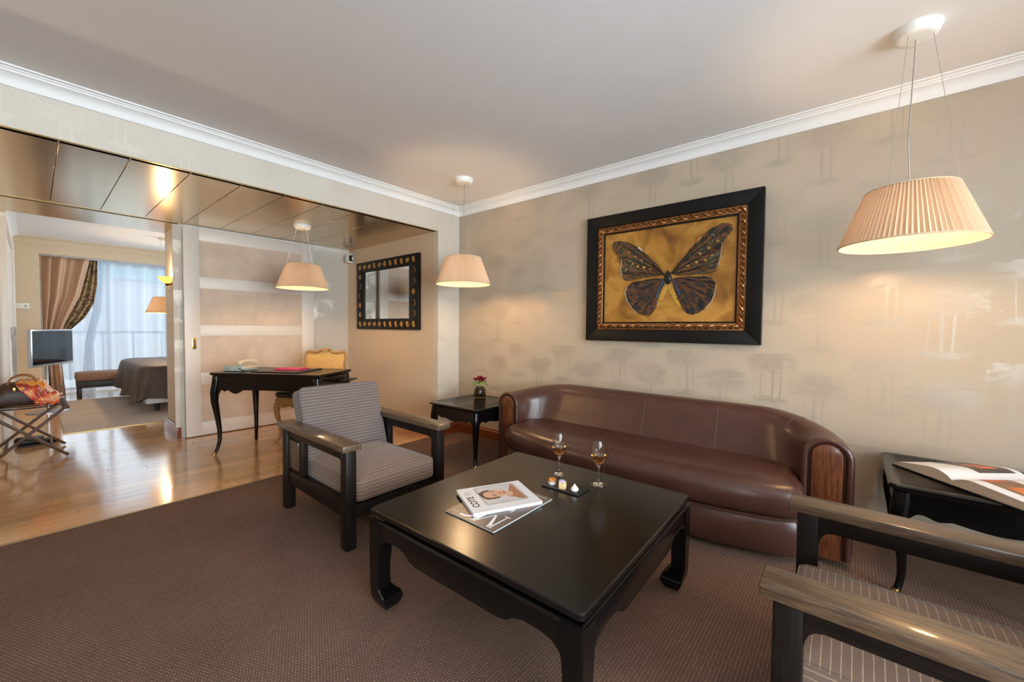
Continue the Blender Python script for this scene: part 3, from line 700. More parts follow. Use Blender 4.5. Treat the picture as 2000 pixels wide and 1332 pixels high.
# ------------------------------------------------------------------ desk chair
ch = thing('desk_chair', 'carved pale wood chair with caned back tucked behind the desk', 'chair', desk_pt(.53, .66, 0), rzd)
sp = [(-.23, -.21), (-.12, -.235), (0, -.24), (.12, -.235), (.23, -.21), (.235, -.1), (.215, .08), (.19, .2), (.1, .215), (-.1, .215), (-.19, .2), (-.215, .08), (-.235, -.1)]
obj('seat_frame', G().prism(sp, 'z', .385, .455), 'chair_carved', ch, bevel=.012)
obj('seat_cushion', G().loft([[(x*k_, y*k_, z) for x, y in sp] for k_, z in ((.96, .455), (1.0, .468), (1.0, .488), (.95, .502), (.8, .51), (.4, .515))]), 'dark_cushion', ch)
fl_ = make_mesh('leg', cabriole(.44, 1.5, .85), 'chair_carved', ang=60)
for x, r in ((-.21, 0), (.21, pi/2)): link('leg', fl_, ch, (x, -.19, 0), (0, 0, r))
for sx in (-1, 1):
    obj('leg', G().tube([(sx*.17, .27, 0), (sx*.17, .24, .1), (sx*.172, .205, .25), (sx*.175, .195, .42), (sx*.18, .215, .55), (sx*.195, .24, .62)], [.014, .015, .018, .022, .018, .016], 10), 'chair_carved', ch)
sk = obj('apron_scroll', G().prism([(-.2, .39)]+[(-.2+.4*k/20, .375-.02*abs(sin(3*pi*k/20))) for k in range(21)]+[(.2, .39)], 'y', -.236, -.222), 'chair_carved', ch, bevel=.002)
def back_out(s):
    pts = []
    for k in range(48):
        a_ = 2*pi*k/48; cx_, sz_ = cos(a_), sin(a_)
        p = 4.0; q = (abs(cx_)**p+abs(sz_)**p)**(-1/p)
        x = .235*q*cx_*s; z = .155*q*sz_*s
        if sz_ > .3: z += s*(.014+.018*cos(2.15*pi*min(1, abs(x)/.235)))*min(1, (sz_-.3)/.25); x *= 1+.03*sin(a_*2)**2
        else: x *= 1-.12*abs(sz_)
        pts.append((x, z))
    return pts
def back_pos(x, z): return (x, .225+.16*z-.18*x*x/.235*-1*.25+.02, .715+z)
obj('back_frame', G().tube([back_pos(x, z) for x, z in back_out(1)], .0145, 10, closed=True), 'chair_carved', ch)
bo = back_out(.97); g = G()
g.loft([[back_pos(x*k_, z*k_) for x, z in bo] for k_ in (1, .8, .55, .3, .1)])
obj('caned_panel', g, 'caned', ch)
obj('crest', G().loft([[back_pos(x, .183+dz) for x, dz in ((-.07, 0), (-.035, .012), (0, .017), (.035, .012), (.07, 0), (.035, -.014), (0, -.018), (-.035, -.014))], [(p[0], p[1]-.022, p[2]) for p in [back_pos(x*.8, .183+dz*.8) for x, dz in ((-.07, 0), (-.035, .012), (0, .017), (.035, .012), (.07, 0), (.035, -.014), (0, -.018), (-.035, -.014))]]]), 'chair_carved', ch)

# ------------------------------------------------------------------ pendants
random.seed(2)
def pleats(r0, z0, r1, z1, n, amp):
    rr = []
    for k in range(7):
        f = k/6; r = r0+(r1-r0)*f; z = z0+(z1-z0)*f
        rr.append([(((r+amp*(1 if i % 2 else -1)*(1 if i % 4 < 2 else .8)))*cos(2*pi*i/n), (r+amp*(1 if i % 2 else -1))*sin(2*pi*i/n), z) for i in range(n)])
    return G().loft(rr, cap=False)
sh_mesh = None
def pendant(label, x, y, zc, zb=1.53, power=LAMP_W, canopy=True, group='pleated pendant lamps'):
    global sh_mesh
    t = thing('pendant_lamp', label, 'lamp', (x, y, zb), 0, group)
    hc = zc-zb
    R0, R1, hh = .236, .148, .232
    if sh_mesh is None: sh_mesh = make_mesh('lamp_shade', pleats(R0, 0, R1, hh, 176, .0042), 'shade', ang=70)
    s_o = link('lamp_shade', sh_mesh, t)
    obj('rim', G().tube([(R0*cos(2*pi*i/64), R0*sin(2*pi*i/64), 0) for i in range(64)], .0035, 6, closed=True), 'shade_rim', s_o)
    obj('rim', G().tube([(R1*cos(2*pi*i/64), R1*sin(2*pi*i/64), hh) for i in range(64)], .0035, 6, closed=True), 'shade_rim', s_o)
    obj('canopy', G().lathe([(.05, hc-.040), (.066, hc-.038), (.070, hc-.034), (.082, hc-.004), (.082, hc-.0002)], n=40), 'white_plastic', t)
    for k in range(3):
        a_ = 2*pi*k/3+.5
        obj('cable', G().tube([(.052*cos(a_), .052*sin(a_), hc-.038), (R1*cos(a_), R1*sin(a_), hh)], .0010, 5), 'cable', t)
        obj('spoke', G().tube([(0, 0, hh-.012), (R1*cos(a_), R1*sin(a_), hh-.004)], .002, 5), 'cable', t)
    obj('cord', G().tube([(.01, 0, hc-.038), (.004, .012, hh+.3*(hc-hh)), (0, 0, hh-.01)], .0026, 6), 'cable', t)
    obj('socket', G().lathe([(.016, hh-.01), (.018, hh-.05)], n=16), 'white_plastic', t)
    obj('bulb', G().lathe([(.012, hh-.05), (.026, hh-.07), (.031, hh-.09), (.026, hh-.11), (.010, hh-.122)], n=20), 'bulb', t)
    li = bpy.data.lights.new('bulb_light', 'POINT'); li.energy = power; li.color = LAMP; li.shadow_soft_size = .05
    lo = link('bulb_light', li, t, (0, 0, hh-.16))
    return t
pendant('large pleated pendant lamp hanging over the side table with the open book', 2.45, -.18, ZC)
pendant('pleated pendant lamp hanging in the corner above the flower vase table', 2.437, 2.611, ZC)
pendant('pleated pendant lamp hanging from the metal soffit above the writing desk', 1.748, 4.207, ZS)
pendant('pleated pendant lamp hanging in the bedroom beside the sheer curtain', 1.30, 7.9, ZC, 1.33, 20)

# ------------------------------------------------------------------ painting
pa = thing('painting', 'framed gold painting of a large dark butterfly above the sofa', 'painting', (XR, 1.07, 1.557))
def prect(y0, z0, y1, z1, x0, x1): return G().box(x0, y0, z0, x1, y1, z1)
Wf, Hf = .632, .503; Wi, Hi = .540, .411
def mitre(pts_out, pts_in, x0, x1, mat, par, name, bevel=.003):
    for k in range(4):
        a_, b_, c_, d_ = pts_out[k], pts_out[(k+1) % 4], pts_in[(k+1) % 4], pts_in[k]
        obj(name, G().prism([a_, b_, c_, d_], 'x', x0, x1), mat, par, bevel=bevel)
def rc(w, h_): return [(-w, -h_), (w, -h_), (w, h_), (-w, h_)]
mitre(rc(Wf, Hf), rc(Wi, Hi), -.048, -.002, 'black_frame', pa, 'frame_rail')
mitre(rc(Wi, Hi), rc(.488, .361), -.036, -.012, 'gold_rope', pa, 'gilt_moulding', .004)
for k in range(4):
    p0 = Vector(rc(.515, .387)[k]); p1 = Vector(rc(.515, .387)[(k+1) % 4]); L = (p1-p0).length; n = int(L/.012); path = []
    rope = G()
    for ph in (0, pi):
        rope.tube([(-.038+.009*cos(j*1.0+ph), *(p0+(p1-p0)*(j/n)+Vector((0, 1) if k % 2 == 0 else (1, 0))*.011*sin(j*1.0+ph))) for j in range(n+1)], .0075, 6)
    ro = obj('rope_carving', rope, 'gold_rope', pa); ro['kind'] = 'stuff'
mitre(rc(.488, .361), rc(.478, .351), -.03, -.012, 'black_frame', pa, 'sight_edge', .001)
cv = obj('canvas', prect(-.48, -.353, .48, .353, -.018, -.004), 'canvas', pa)
ul = [(-0.006, -0.0), (0.042, 0.071), (0.122, 0.152), (0.195, 0.219), (0.248, 0.256), (0.324, 0.286), (0.39, 0.297), (0.414, 0.267), (0.406, 0.219), (0.366, 0.178), (0.334, 0.144), (0.331, 0.103), (0.339, 0.063), (0.324, 0.01), (0.302, -0.027), (0.264, -0.03), (0.222, -0.022), (0.119, -0.013), (0.04, -0.006)]
ur = [(-0.05, 0.001), (-0.091, 0.054), (-0.144, 0.114), (-0.204, 0.189), (-0.254, 0.241), (-0.312, 0.286), (-0.368, 0.313), (-0.416, 0.311), (-0.448, 0.296), (-0.448, 0.257), (-0.418, 0.218), (-0.391, 0.183), (-0.385, 0.131), (-0.378, 0.071), (-0.367, 0.019), (-0.347, -0.014), (-0.285, -0.02), (-0.191, -0.018), (-0.101, -0.02)]
ll = [(-0.004, -0.029), (0.079, -0.026), (0.159, -0.032), (0.242, -0.041), (0.284, -0.079), (0.3, -0.119), (0.282, -0.186), (0.244, -0.243), (0.196, -0.284), (0.133, -0.308), (0.088, -0.296), (0.055, -0.248), (0.037, -0.166), (0.014, -0.1), (-0.014, -0.063)]
lr = [(-0.06, -0.033), (-0.129, -0.029), (-0.209, -0.026), (-0.277, -0.031), (-0.328, -0.048), (-0.358, -0.099), (-0.351, -0.156), (-0.332, -0.213), (-0.291, -0.261), (-0.241, -0.292), (-0.197, -0.303), (-0.152, -0.276), (-0.124, -0.22), (-0.095, -0.153), (-0.066, -0.076)]
tl = [(-0.026, -0.073), (-0.0, -0.091), (0.023, -0.147), (0.046, -0.214), (0.059, -0.262), (0.026, -0.215), (-0.011, -0.158), (-0.027, -0.111)]
tr_ = [(-0.034, -0.074), (-0.066, -0.104), (-0.095, -0.162), (-0.124, -0.229), (-0.143, -0.267), (-0.097, -0.233), (-0.059, -0.17), (-0.037, -0.122)]
body = [(-0.026, 0.031), (-0.045, 0.006), (-0.06, -0.024), (-0.056, -0.056), (-0.03, -0.083), (-0.007, -0.053), (0.001, -0.019), (-0.012, 0.009)]
# the upper wings are painted fuller than their outline corners: smooth them
def chaik(p, n=2):
    for _ in range(n):
        q = []
        for i in range(len(p)):
            a_, b_ = Vector(p[i]), Vector(p[(i+1) % len(p)]); q += [tuple(a_*.75+b_*.25), tuple(a_*.25+b_*.75)]
        p = q
    return p
def ruffle(p, amp):
    c = Vector((-.03, -.03)); return [tuple(Vector(q)+(Vector(q)-c).normalized()*amp*sin(i*1.9)*(1 if (Vector(q)-c).length > .2 else 0)) for i, q in enumerate(p)]
bf = {}
for nm, pts, mt, d in (('forewing', ul, 'wing', .010), ('forewing', ur, 'wing', .010), ('hindwing', ll, 'wing_low', .008), ('hindwing', lr, 'wing_low', .008), ('inner_fold', tl, 'wing_gold', .005), ('inner_fold', tr_, 'wing_gold', .005)):
    q = ruffle(chaik(pts, 2), .0035) if 'wing' in nm else chaik(pts)
    wg = obj(nm, G().prism(q, 'x', -.018-d, -.017), mt, cv, bevel=.002, seg=1)
# veins and pale edges, raised strokes of paint
def stroke(pts, r, mt, x=-.029): return obj('brush_stroke', G().tube([(x, y, z) for y, z in pts], r, 5), mt, cv)
bx_ = (-.03, -.02)
for tip in ((.35, .27), (.30, .16), (.30, .04), (.24, .24)): stroke([(-.01, -.005), (tip[0]*.5, tip[1]*.5+.005), tip], .0022, 'insect_body')
for tip in ((-.42, .28), (-.38, .15), (-.35, .02), (-.33, .27)): stroke([(-.05, .0), (-.03+(tip[0]+.03)*.5, tip[1]*.5+.005), tip], .0022, 'insect_body')
stroke([(.195, .219), (.165, .192)], .006, 'wing_edge'); stroke([(-.23, .215), (-.255, .242)], .006, 'wing_gold')
stroke([(-.33, .295), (-.37, .312), (-.41, .310)], .005, 'wing_gold'); stroke([(.14, -.03), (.23, -.038)], .004, 'wing_gold', -.027); stroke([(-.20, -.027), (-.27, -.032)], .004, 'wing_gold', -.027)
stroke([(.284, -.079), (.3, -.119), (.282, -.186), (.244, -.243), (.196, -.284)], .0018, 'wing_edge', -.027); stroke([(-.358, -.099), (-.351, -.156), (-.332, -.213), (-.291, -.261)], .0018, 'wing_edge', -.027)
stroke([(.334, .144), (.331, .103), (.339, .063), (.324, .01)], .0018, 'wing_edge'); stroke([(-.391, .183), (-.385, .131), (-.378, .071), (-.367, .019)], .0018, 'wing_edge')
for sg_ in (1, -1):
    for k, (y, z, r) in enumerate(((.10, .045, .011), (.15, .065, .013), (.20, .075, .012), (.24, .10, .010), (.17, .12, .009), (.22, .15, .010), (.27, .19, .010), (.29, .06, .008))):
        y0 = y if sg_ > 0 else -.06-y*1.12
        obj('paint_spot', G().loft([[(-.0275-dx, y0+q*r*cos(2*pi*i/12), z*(1 if sg_ > 0 else 1.04)+q*.75*r*sin(2*pi*i/12)) for i in range(12)] for q, dx in ((1, 0), (.8, .002), (.3, .003))]), 'wing_gold', cv)
stroke([(.0, -.05), (.03, -.10), (.05, -.17)], .006, 'blue_paint', -.0255); stroke([(-.07, -.05), (-.095, -.10), (-.115, -.16)], .006, 'blue_paint', -.0255)
obj('insect_body', G().loft([[(-.018-d, y, z) for y, z in [(-.03+(a_+.03)*k_, -.025+(b_+.025)*k_) for a_, b_ in chaik(body, 1)]] for k_, d in ((1, 0), (.9, .01), (.5, .017), (.1, .018))]), 'insect_body', cv)
for an in ([(-0.012, 0.032), (0.023, 0.083), (0.058, 0.135)], [(-0.04, 0.03), (-0.067, 0.075), (-0.094, 0.119)]): stroke(an, .0016, 'wing_gold', -.0185)

# ------------------------------------------------------------------ mirror
mi = thing('wall_mirror', 'wall mirror in a black frame with small gilded figures, in the passage', 'mirror', (XO, 4.255, 1.541))
mitre(rc(.648, .42), rc(.475, .293), -.036, -.001, 'black_frame', mi, 'frame_rail', .004)
obj('mirror_glass', prect(-.476, -.294, .476, .294, -.022, -.012), 'mirror', mi, smooth=False)
def blob(seed):
    random.seed(seed); n = 14; k = random.choice((2, 3, 4)); ph = random.uniform(0, 6)
    return [( (.6+.4*abs(sin(k*pi*i/n+ph)))*cos(2*pi*i/n)*.032, (.6+.4*abs(sin(k*pi*i/n+ph)))*sin(2*pi*i/n)*.036) for i in range(n)]
def moon(f): return [(.030*cos(a_)*f, .036*sin(a_)) for a_ in [-1.9+3.8*i/10 for i in range(11)]]+[(.030*f*(.25+.45*cos(a_)), .030*sin(a_)) for a_ in [1.7-3.4*i/8 for i in range(9)]]
mot = [make_mesh('gilt_motif', G().prism(p, 'x', -.0395, -.035), 'motif', .0015, 1) for p in [blob(k) for k in range(1, 7)]+[moon(1), moon(-1)]]
random.seed(8)
for k in range(11):
    y = -.562+1.124*k/10
    for z in (.357, -.357): link('gilt_motif', random.choice(mot[:6]), mi, (0, y, z))
for k in range(5):
    z = -.238+.476*k/4
    for y in (-.562, .562): link('gilt_motif', random.choice(mot[4:]), mi, (0, y, z))
# small white device in the passage corner
dv = thing('wall_speaker', 'small white speaker box fixed in the corner of the passage beside the mirror', 'speaker', (2.69, 5.06, 1.985))
obj('housing', G().loft([rrect(.035, .04, .012, 0), rrect(.04, .045, .012, .01), rrect(.04, .045, .012, .10), rrect(.035, .04, .012, .11)]), 'white_plastic', dv)
obj('grille', G().prism([(-.02, .02), (.03, .012), (.012, .055), (.03, .1), (-.02, .09)], 'x', .0395, .044), 'dark', dv)
obj('grille', G().prism([(-.03, .02), (.03, .012), (.005, .055), (.03, .1), (-.03, .09)], 'y', -.049, -.0445), 'dark', dv)
obj('bracket', G().box(.0, .03, .04, .045, .09, .07), 'white_plastic', dv)

# ------------------------------------------------------------------ sconce on the jamb
def sconce(label, loc, rz, watts):
    so = thing('wall_sconce', label, 'sconce', loc, rz, 'gilded wall sconces')
    obj('backplate', G().lathe([(.0, 0), (.018, .002), (.028, .006)], n=20), 'brass', so, (-.0, 0, .01), (0, -pi/2, 0))
    obj('arm', G().tube([(-.004, 0, -.0), (-.03, 0, -.012), (-.05, 0, .0)], .01, 10), 'bronze', so)
    obj('bowl', G().loft([[(-.052+r*1.25*cos(2*pi*i/20)-sx_, r*1.4*sin(2*pi*i/20), z) for i in range(20)] for r, z, sx_ in ((.012, -.004, 0), (.03, .012, .003), (.044, .036, .006), (.05, .062, .01), (.046, .06, .01), (.03, .03, .004))]), 'alabaster', so, ang=60)
    obj('finial', G().lathe([(.0, -.03), (.014, -.02), (.02, -.006), (.012, .002)], -.05, 0, 14), 'bronze', so)
    li = bpy.data.lights.new('sconce_light', 'POINT'); li.energy = watts; li.color = LAMP; li.shadow_soft_size = .02; link('sconce_light', li, so, (-.06, 0, .09))
sconce('lit gilded wall sconce on the doorway jamb', (.95, 5.40, 1.58), 0, 6)
sconce('added fill lamp in sconce form on the unseen far side wall of the passage', (-1.1, 4.3, 1.62), pi, 28)  # unseen lamp, added to brighten the passage wall behind the mirror
# thermostat
th = thing('thermostat', 'white thermostat on the bedroom wall beside the drape', 'thermostat', (-.095, 9.35, 1.412))
obj('body', G().box(-.065, -.022, -.04, .065, -.001, .04), 'white_plastic', th, bevel=.006)
obj('dial', G().box(.02, -.025, -.02, .05, -.0225, .02), 'phone', th, bevel=.002)

# ------------------------------------------------------------------ vase with flowers
vs = thing('flower_vase', 'small smoked glass vase with crimson flowers on the corner side table', 'vase', (2.70, 2.66, .4895))
obj('glass_jar', G().lathe([(.03, .0), (.048, .004), (.056, .02), (.058, .05), (.054, .085), (.043, .10), (.041, .108), (.038, .108), (.040, .10), (.050, .083), (.054, .05), (.052, .022), (.044, .010), (.01, .008)], n=36), 'smoke_glass', vs)
random.seed(11)
for k in range(7):
    a_ = 2*pi*k/7+random.uniform(-.3, .3); r = .035+random.uniform(0, .03); z = .135+random.uniform(-.012, .02); c = Vector((r*cos(a_), r*sin(a_), z))
    g = G().grid(lambda u, v: (c.x+cos(a_)*(u-.5)*.06-sin(a_)*(v-.5)*.045*sin(pi*min(1, max(.05, u))), c.y+sin(a_)*(u-.5)*.06+cos(a_)*(v-.5)*.045*sin(pi*min(1, max(.05, u))), c.z+.012*sin(pi*u)-.02*u+.01*abs(v-.5)), 6, 4)
    obj('leaf', g, 'leaf', vs)
for k, (dx, dy, dz) in enumerate(((0, 0, .185), (.03, -.02, .172), (-.035, .02, .168), (.02, .03, .165), (-.02, -.035, .160))):
    fo = None
    st = obj('stem', G().tube([(dx*.2, dy*.2, .03), (dx*.6, dy*.6, .1), (dx, dy, dz-.005)], .002, 5), 'leaf', vs)
    g = G()
    for j in range(7):
        a_ = 2*pi*j/7+k; rr_ = .026
        g.grid(lambda u, v: (dx+cos(a_)*u*rr_-sin(a_)*(v-.5)*.026*sin(pi*(u*.8+.1)), dy+sin(a_)*u*rr_+cos(a_)*(v-.5)*.026*sin(pi*(u*.8+.1)), dz+.022*u*u+.006*sin(3*v+j)), 4, 3)
    g.lathe([(.002, dz-.004), (.014, dz+.002), (.015, dz+.014), (.006, dz+.02)], dx, dy, 10)
    obj('flower_head', g, 'petal', vs)

# ------------------------------------------------------------------ wine glasses
def wineglass(label, x, y):
    t = thing('wine_glass', label, 'glass', (x, y, .4105), 0, 'wine glasses on the coffee table')
    outer = [(.0385, .0), (.0385, .0015), (.025, .005), (.010, .010), (.005, .018), (.0036, .03), (.0034, .075), (.005, .086), (.014, .094), (.026, .108), (.034, .127), (.0365, .145), (.035, .17), (.031, .195), (.029, .213)]
    inner = [(.0282, .213), (.0302, .195), (.0341, .17), (.0356, .145), (.033, .1275), (.025, .1092), (.013, .0962), (.002, .0935)]
    obj('glass_body', G().lathe(outer+inner, n=40), 'glass', t, ang=60)
    obj('wine', G().lathe([(.002, .0939), (.0128, .0966), (.0247, .1096), (.0327, .1279), (.0350, .1400), (.0352, .1450)], n=40), 'wine', t, ang=60)
    return t
wineglass('wine glass of amber wine farther along the coffee table, behind the golden tartlet', 1.707, 1.114)
wineglass('wine glass of amber wine standing near the meringue end of the slate', 1.718, .898)

# ------------------------------------------------------------------ slate and petits fours
tr = tag(obj('slate_tray', G().loft([rrect(.052, .098, .003, 0), rrect(.052, .098, .003, .006)]), 'slate', loc=(1.579, .997, .4102), rot=(0, 0, radians(2)), bevel=.001), 'small black slate serving tray on the coffee table', 'tray')
z0 = .4164
t = thing('petit_four', 'round caramel glazed tartlet on the slate tray', 'pastry', (1.562, 1.058, z0), 0, 'petits fours on the slate')
obj('crust', G().lathe([(.015, 0), (.018, .004), (.020, .018), (.018, .021), (.002, .021)], n=24), 'cream', t)
obj('glaze', G().lathe([(.0205, .017), (.021, .021), (.017, .028), (.008, .031), (.001, .032)], n=24), 'caramel', t)
t = thing('petit_four', 'golden cake cube with lilac icing between the other two pastries', 'pastry', (1.555, .995, z0), .4, 'petits fours on the slate')
obj('cake', G().loft([rrect(.016, .016, .006, 0), rrect(.017, .017, .006, .004), rrect(.017, .017, .006, .024), rrect(.015, .015, .006, .027)]), 'pastry', t)
obj('icing', G().loft([rrect(.014, .014, .005, .0268, .004, .003), rrect(.013, .013, .005, .032, .005, .004), rrect(.006, .006, .003, .035, .006, .004)]), 'lilac', t)
t = thing('petit_four', 'white meringue kiss with a chocolate morsel at the end of the slate', 'pastry', (1.562, .935, z0), 0, 'petits fours on the slate')
obj('meringue', G().lathe([(.012, 0), (.017, .004), (.018, .010), (.014, .017), (.008, .023), (.004, .029), (.0008, .034)], n=24), 'cream', t)
obj('chocolate', G().loft([rrect(.013, .012, .005, 0, .026, .020), rrect(.014, .013, .005, .004, .026, .020), rrect(.013, .012, .005, .016, .026, .020), rrect(.009, .008, .004, .019, .026, .020)]), 'choc', t)

# ------------------------------------------------------------------ magazines
def flat(pts, z, fx): return [fx(*p)+(z,) for p in pts]
m1 = thing('magazine', 'grey magazine with a large white M, lying under the white one', 'magazine', (1.052, .964, .4102), 0, 'magazines on the coffee table')
f2 = lambda r, d: (d, r)   # r: reading direction (+Y), d: down the page (+X)
Wm, Lm = .264, .378
obj('pages', G().box(.003, .002, .0005, Lm-.002, Wm-.003, .0048), 'paper', m1)
obj('cover', G().box(0, 0, .0048, Lm, Wm, .0055), 'mag_grey', m1)
obj('back_cover', G().box(0, 0, 0, Lm, Wm, .0005), 'mag_grey', m1)
def ink(name, pts, mt, par, fx, z, th=.0002): return obj(name, G().prism([fx(*p) for p in pts], 'z', z, z+th), mt, par, smooth=False)
zc_ = .00555
Mg = [[(.048, .016), (.081, .101), (.074, .104), (.037, .03)], [(.037, .022), (.034, .118), (.029, .118), (.030, .022)], [(.079, .103), (.113, .020), (.117, .022), (.081, .105)], [(.130, .018), (.130, .108), (.113, .108), (.113, .018)], [(.048, .116), (.018, .116), (.018, .121), (.048, .121)], [(.145, .108), (.100, .108), (.100, .113), (.145, .113)], [(.052, .014), (.026, .014), (.026, .019), (.052, .019)], [(.140, .014), (.112, .014), (.112, .019), (.140, .019)]]
for p in Mg: ink('letter_m', p, 'ink_white', m1, f2, zc_)
def arcp(cx, cy_, r0, r1, a0, a1, n=12): return [(cx+r0*cos(a0+(a1-a0)*k/n), cy_+r0*sin(a0+(a1-a0)*k/n)) for k in range(n+1)]+[(cx+r1*cos(a1+(a0-a1)*k/n), cy_+r1*sin(a1+(a0-a1)*k/n)) for k in range(n+1)]
ink('letter_curve', arcp(.185, .066, .052, .038, pi*.85, pi*1.6), 'ink_white', m1, f2, zc_)
for p in ([(.074, .164), (.069, .164), (.069, .19), (.074, .19)], [(.074, .164), (.055, .188), (.05, .188), (.069, .164)], [(.055, .160), (.051, .160), (.051, .190), (.055, .190)]): ink('letter_n', p, 'ink_white', m1, f2, zc_)
ink('caption_line', [(.249, .025), (.214, .025), (.214, .0275), (.249, .0275)], 'ink_white', m1, f2, zc_)
ink('caption_line', [(.071, .358), (.017, .358), (.017, .361), (.071, .361)], 'ink_white', m1, f2, zc_)
ink('cover_photo', [(.10, .24), (.02, .24), (.02, .34), (.10, .34)], 'skin_dark', m1, f2, zc_, .0001)
m2 = thing('magazine', 'white COTE magazine with a portrait on its cover, lying on the grey one', 'magazine', (1.087, 1.102, .4160), radians(63.43), 'magazines on the coffee table')
f1 = lambda r, d: (r, -d)
Wm, Lm = .246, .302; TH = .0125
obj('pages', G().box(.001, -Lm+.002, .0006, Wm-.003, -.002, TH-.0006), 'paper', m2)
obj('cover', G().box(0, -Lm, TH-.0006, Wm, 0, TH), 'paper', m2)
obj('back_cover', G().box(0, -Lm, 0, Wm, 0, .0006), 'paper', m2)
obj('spine', G().box(-.001, -Lm, 0, .0008, 0, TH), 'paper', m2)
photo = [(0.225, 0.077), (0.228, 0.257), (0.051, 0.260), (0.052, 0.078)]
ink('cover_photo', photo, 'photo_grey', m2, f1, TH, .0001)
for k in range(4):
    a_, b_ = Vector(photo[k]), Vector(photo[(k+1) % 4]); nn = (b_-a_).normalized(); pp = Vector((nn.y, -nn.x))*.0007
    for off in (0, 5):
        ink('border_line', [tuple(a_-pp+pp*off), tuple(b_-pp+pp*off), tuple(b_+pp+pp*off), tuple(a_+pp+pp*off)], 'ink', m2, f1, TH+.0001, .0001)
hair = [(0.172, 0.077), (0.190, 0.106), (0.190, 0.136), (0.175, 0.125), (0.173, 0.105), (0.15, 0.092), (0.124, 0.094), (0.107, 0.113), (0.109, 0.139), (0.106, 0.162), (0.096, 0.147), (0.094, 0.124), (0.096, 0.097), (0.113, 0.085), (0.14, 0.079)]
face = [(0.15, 0.092), (0.173, 0.105), (0.183, 0.134), (0.185, 0.158), (0.165, 0.183), (0.153, 0.205), (0.131, 0.202), (0.116, 0.184), (0.109, 0.155), (0.104, 0.128), (0.109, 0.109), (0.124, 0.094)]
arm = [(0.12, 0.196), (0.153, 0.213), (0.187, 0.229), (0.225, 0.250), (0.197, 0.255), (0.163, 0.253), (0.129, 0.254), (0.089, 0.256), (0.056, 0.257), (0.056, 0.247), (0.065, 0.225), (0.085, 0.213), (0.092, 0.188)]
ink('portrait_arm', chaik(arm, 1), 'skin_dark', m2, f1, TH+.0001, .0001)
ink('portrait_face', chaik(face, 2), 'skin', m2, f1, TH+.00015, .0001)
ink('portrait_hair', hair, 'hair', m2, f1, TH+.0002, .0001)
ink('portrait_hand', chaik([(.14, .196), (.10, .185), (.092, .20), (.115, .222), (.15, .225)], 2), 'skin', m2, f1, TH+.0002, .0001)
for p, mt in (([(0.176, 0.14), (0.166, 0.148), (0.162, 0.142), (0.167, 0.136)], 'hair'), ([(0.137, 0.139), (0.124, 0.147), (0.121, 0.14), (0.132, 0.136)], 'hair'), ([(0.152, 0.160), (0.147, 0.177), (0.136, 0.175), (0.140, 0.160)], 'skin_dark'), ([(0.16, 0.187), (0.143, 0.193), (0.130, 0.188), (0.142, 0.184)], 'petal'), ([(0.180, 0.132), (0.160, 0.130), (0.160, 0.1325), (0.180, 0.1345)], 'hair'), ([(0.140, 0.130), (0.118, 0.132), (0.118, 0.1345), (0.140, 0.1325)], 'hair')):
    ink('portrait_feature', chaik(p, 1), mt, m2, f1, TH+.0003, .0001)
ink('cover_sketch', chaik([(.205, .02), (.17, .016), (.16, .035), (.185, .052), (.21, .045)], 2), 'photo_grey', m2, f1, TH, .0001)
def text(body_, size, par, loc, rz, mt, name):
    cu_ = bpy.data.curves.new(name, 'FONT'); cu_.body = body_; cu_.size = size; cu_.extrude = .0001; cu_.offset = .0009
    to = bpy.data.objects.new(name, cu_); COL.objects.link(to); bpy.context.view_layer.update()
    me = bpy.data.meshes.new_from_object(to.evaluated_get(bpy.context.evaluated_depsgraph_get())); bpy.data.objects.remove(to)
    me.materials.clear(); me.materials.append(M[mt])
    return link(name, me, par, loc, (0, 0, rz))
text('COTE', .040, m2, (.046, -.046, TH+.0002), 0, 'ink', 'title_lettering')

# ------------------------------------------------------------------ open book
bk = thing('open_book', 'large open art book with colour plates on the side table', 'book', (2.530, -.350, .4905), atan2(-.64, -.77))
# local x runs along the lower edge from the left page to the right page, local y towards the spine's top
PH, PW = .34, .262
def page_z(u, side):   # u: 0 at the gutter, 1 at the fore-edge
    return (.014+.040*sin(min(1, u*2.6)*pi/2)**.8*(1-u)**.75+.010*(1-u)) if side < 0 else (.014+.036*sin(min(1, u*3.0)*pi/2)**.8*(1-.55*u)+.002)
for side, nm in ((-1, 'left_page_block'), (1, 'right_page_block')):
    n = 16; topz = [(side*PW*k/n, page_z(k/n, side)) for k in range(n+1)]
    base = [(side*PW, .004 if side > 0 else .004), (0, .004)]
    pts = topz+base
    bl = obj(nm, G().prism(pts, 'y', 0, PH), 'page', bk, ang=50)
    obj('page', G().grid(lambda u, v: (side*PW*1.0*u, -.0008+(PH+.0016)*v, page_z(u, side)+.0008), 16, 2), 'paper', bl, ang=80)
    def plate(u0, u1, v0, v1, mt, dz=.0014): obj('colour_plate', G().grid(lambda u, v: (side*PW*(u0+(u1-u0)*u), PH*(v0+(v1-v0)*v), page_z(u0+(u1-u0)*u, side)+dz), 10, 2), mt, bl, ang=80)
    if side < 0:
        plate(.12, .92, .45, .93, 'print_dark'); plate(.25, .6, .58, .80, 'print_red', .0018)
    else:
        plate(.18, .9, .16, .52, 'print_brown'); plate(.5, .75, .22, .40, 'print_orange', .0018); plate(.18, .32, .16, .40, 'print_red', .0018)
obj('cover', G().box(-PW-.006, -.006, 0, PW+.006, PH+.006, .0035), 'dark', bk, bevel=.001)

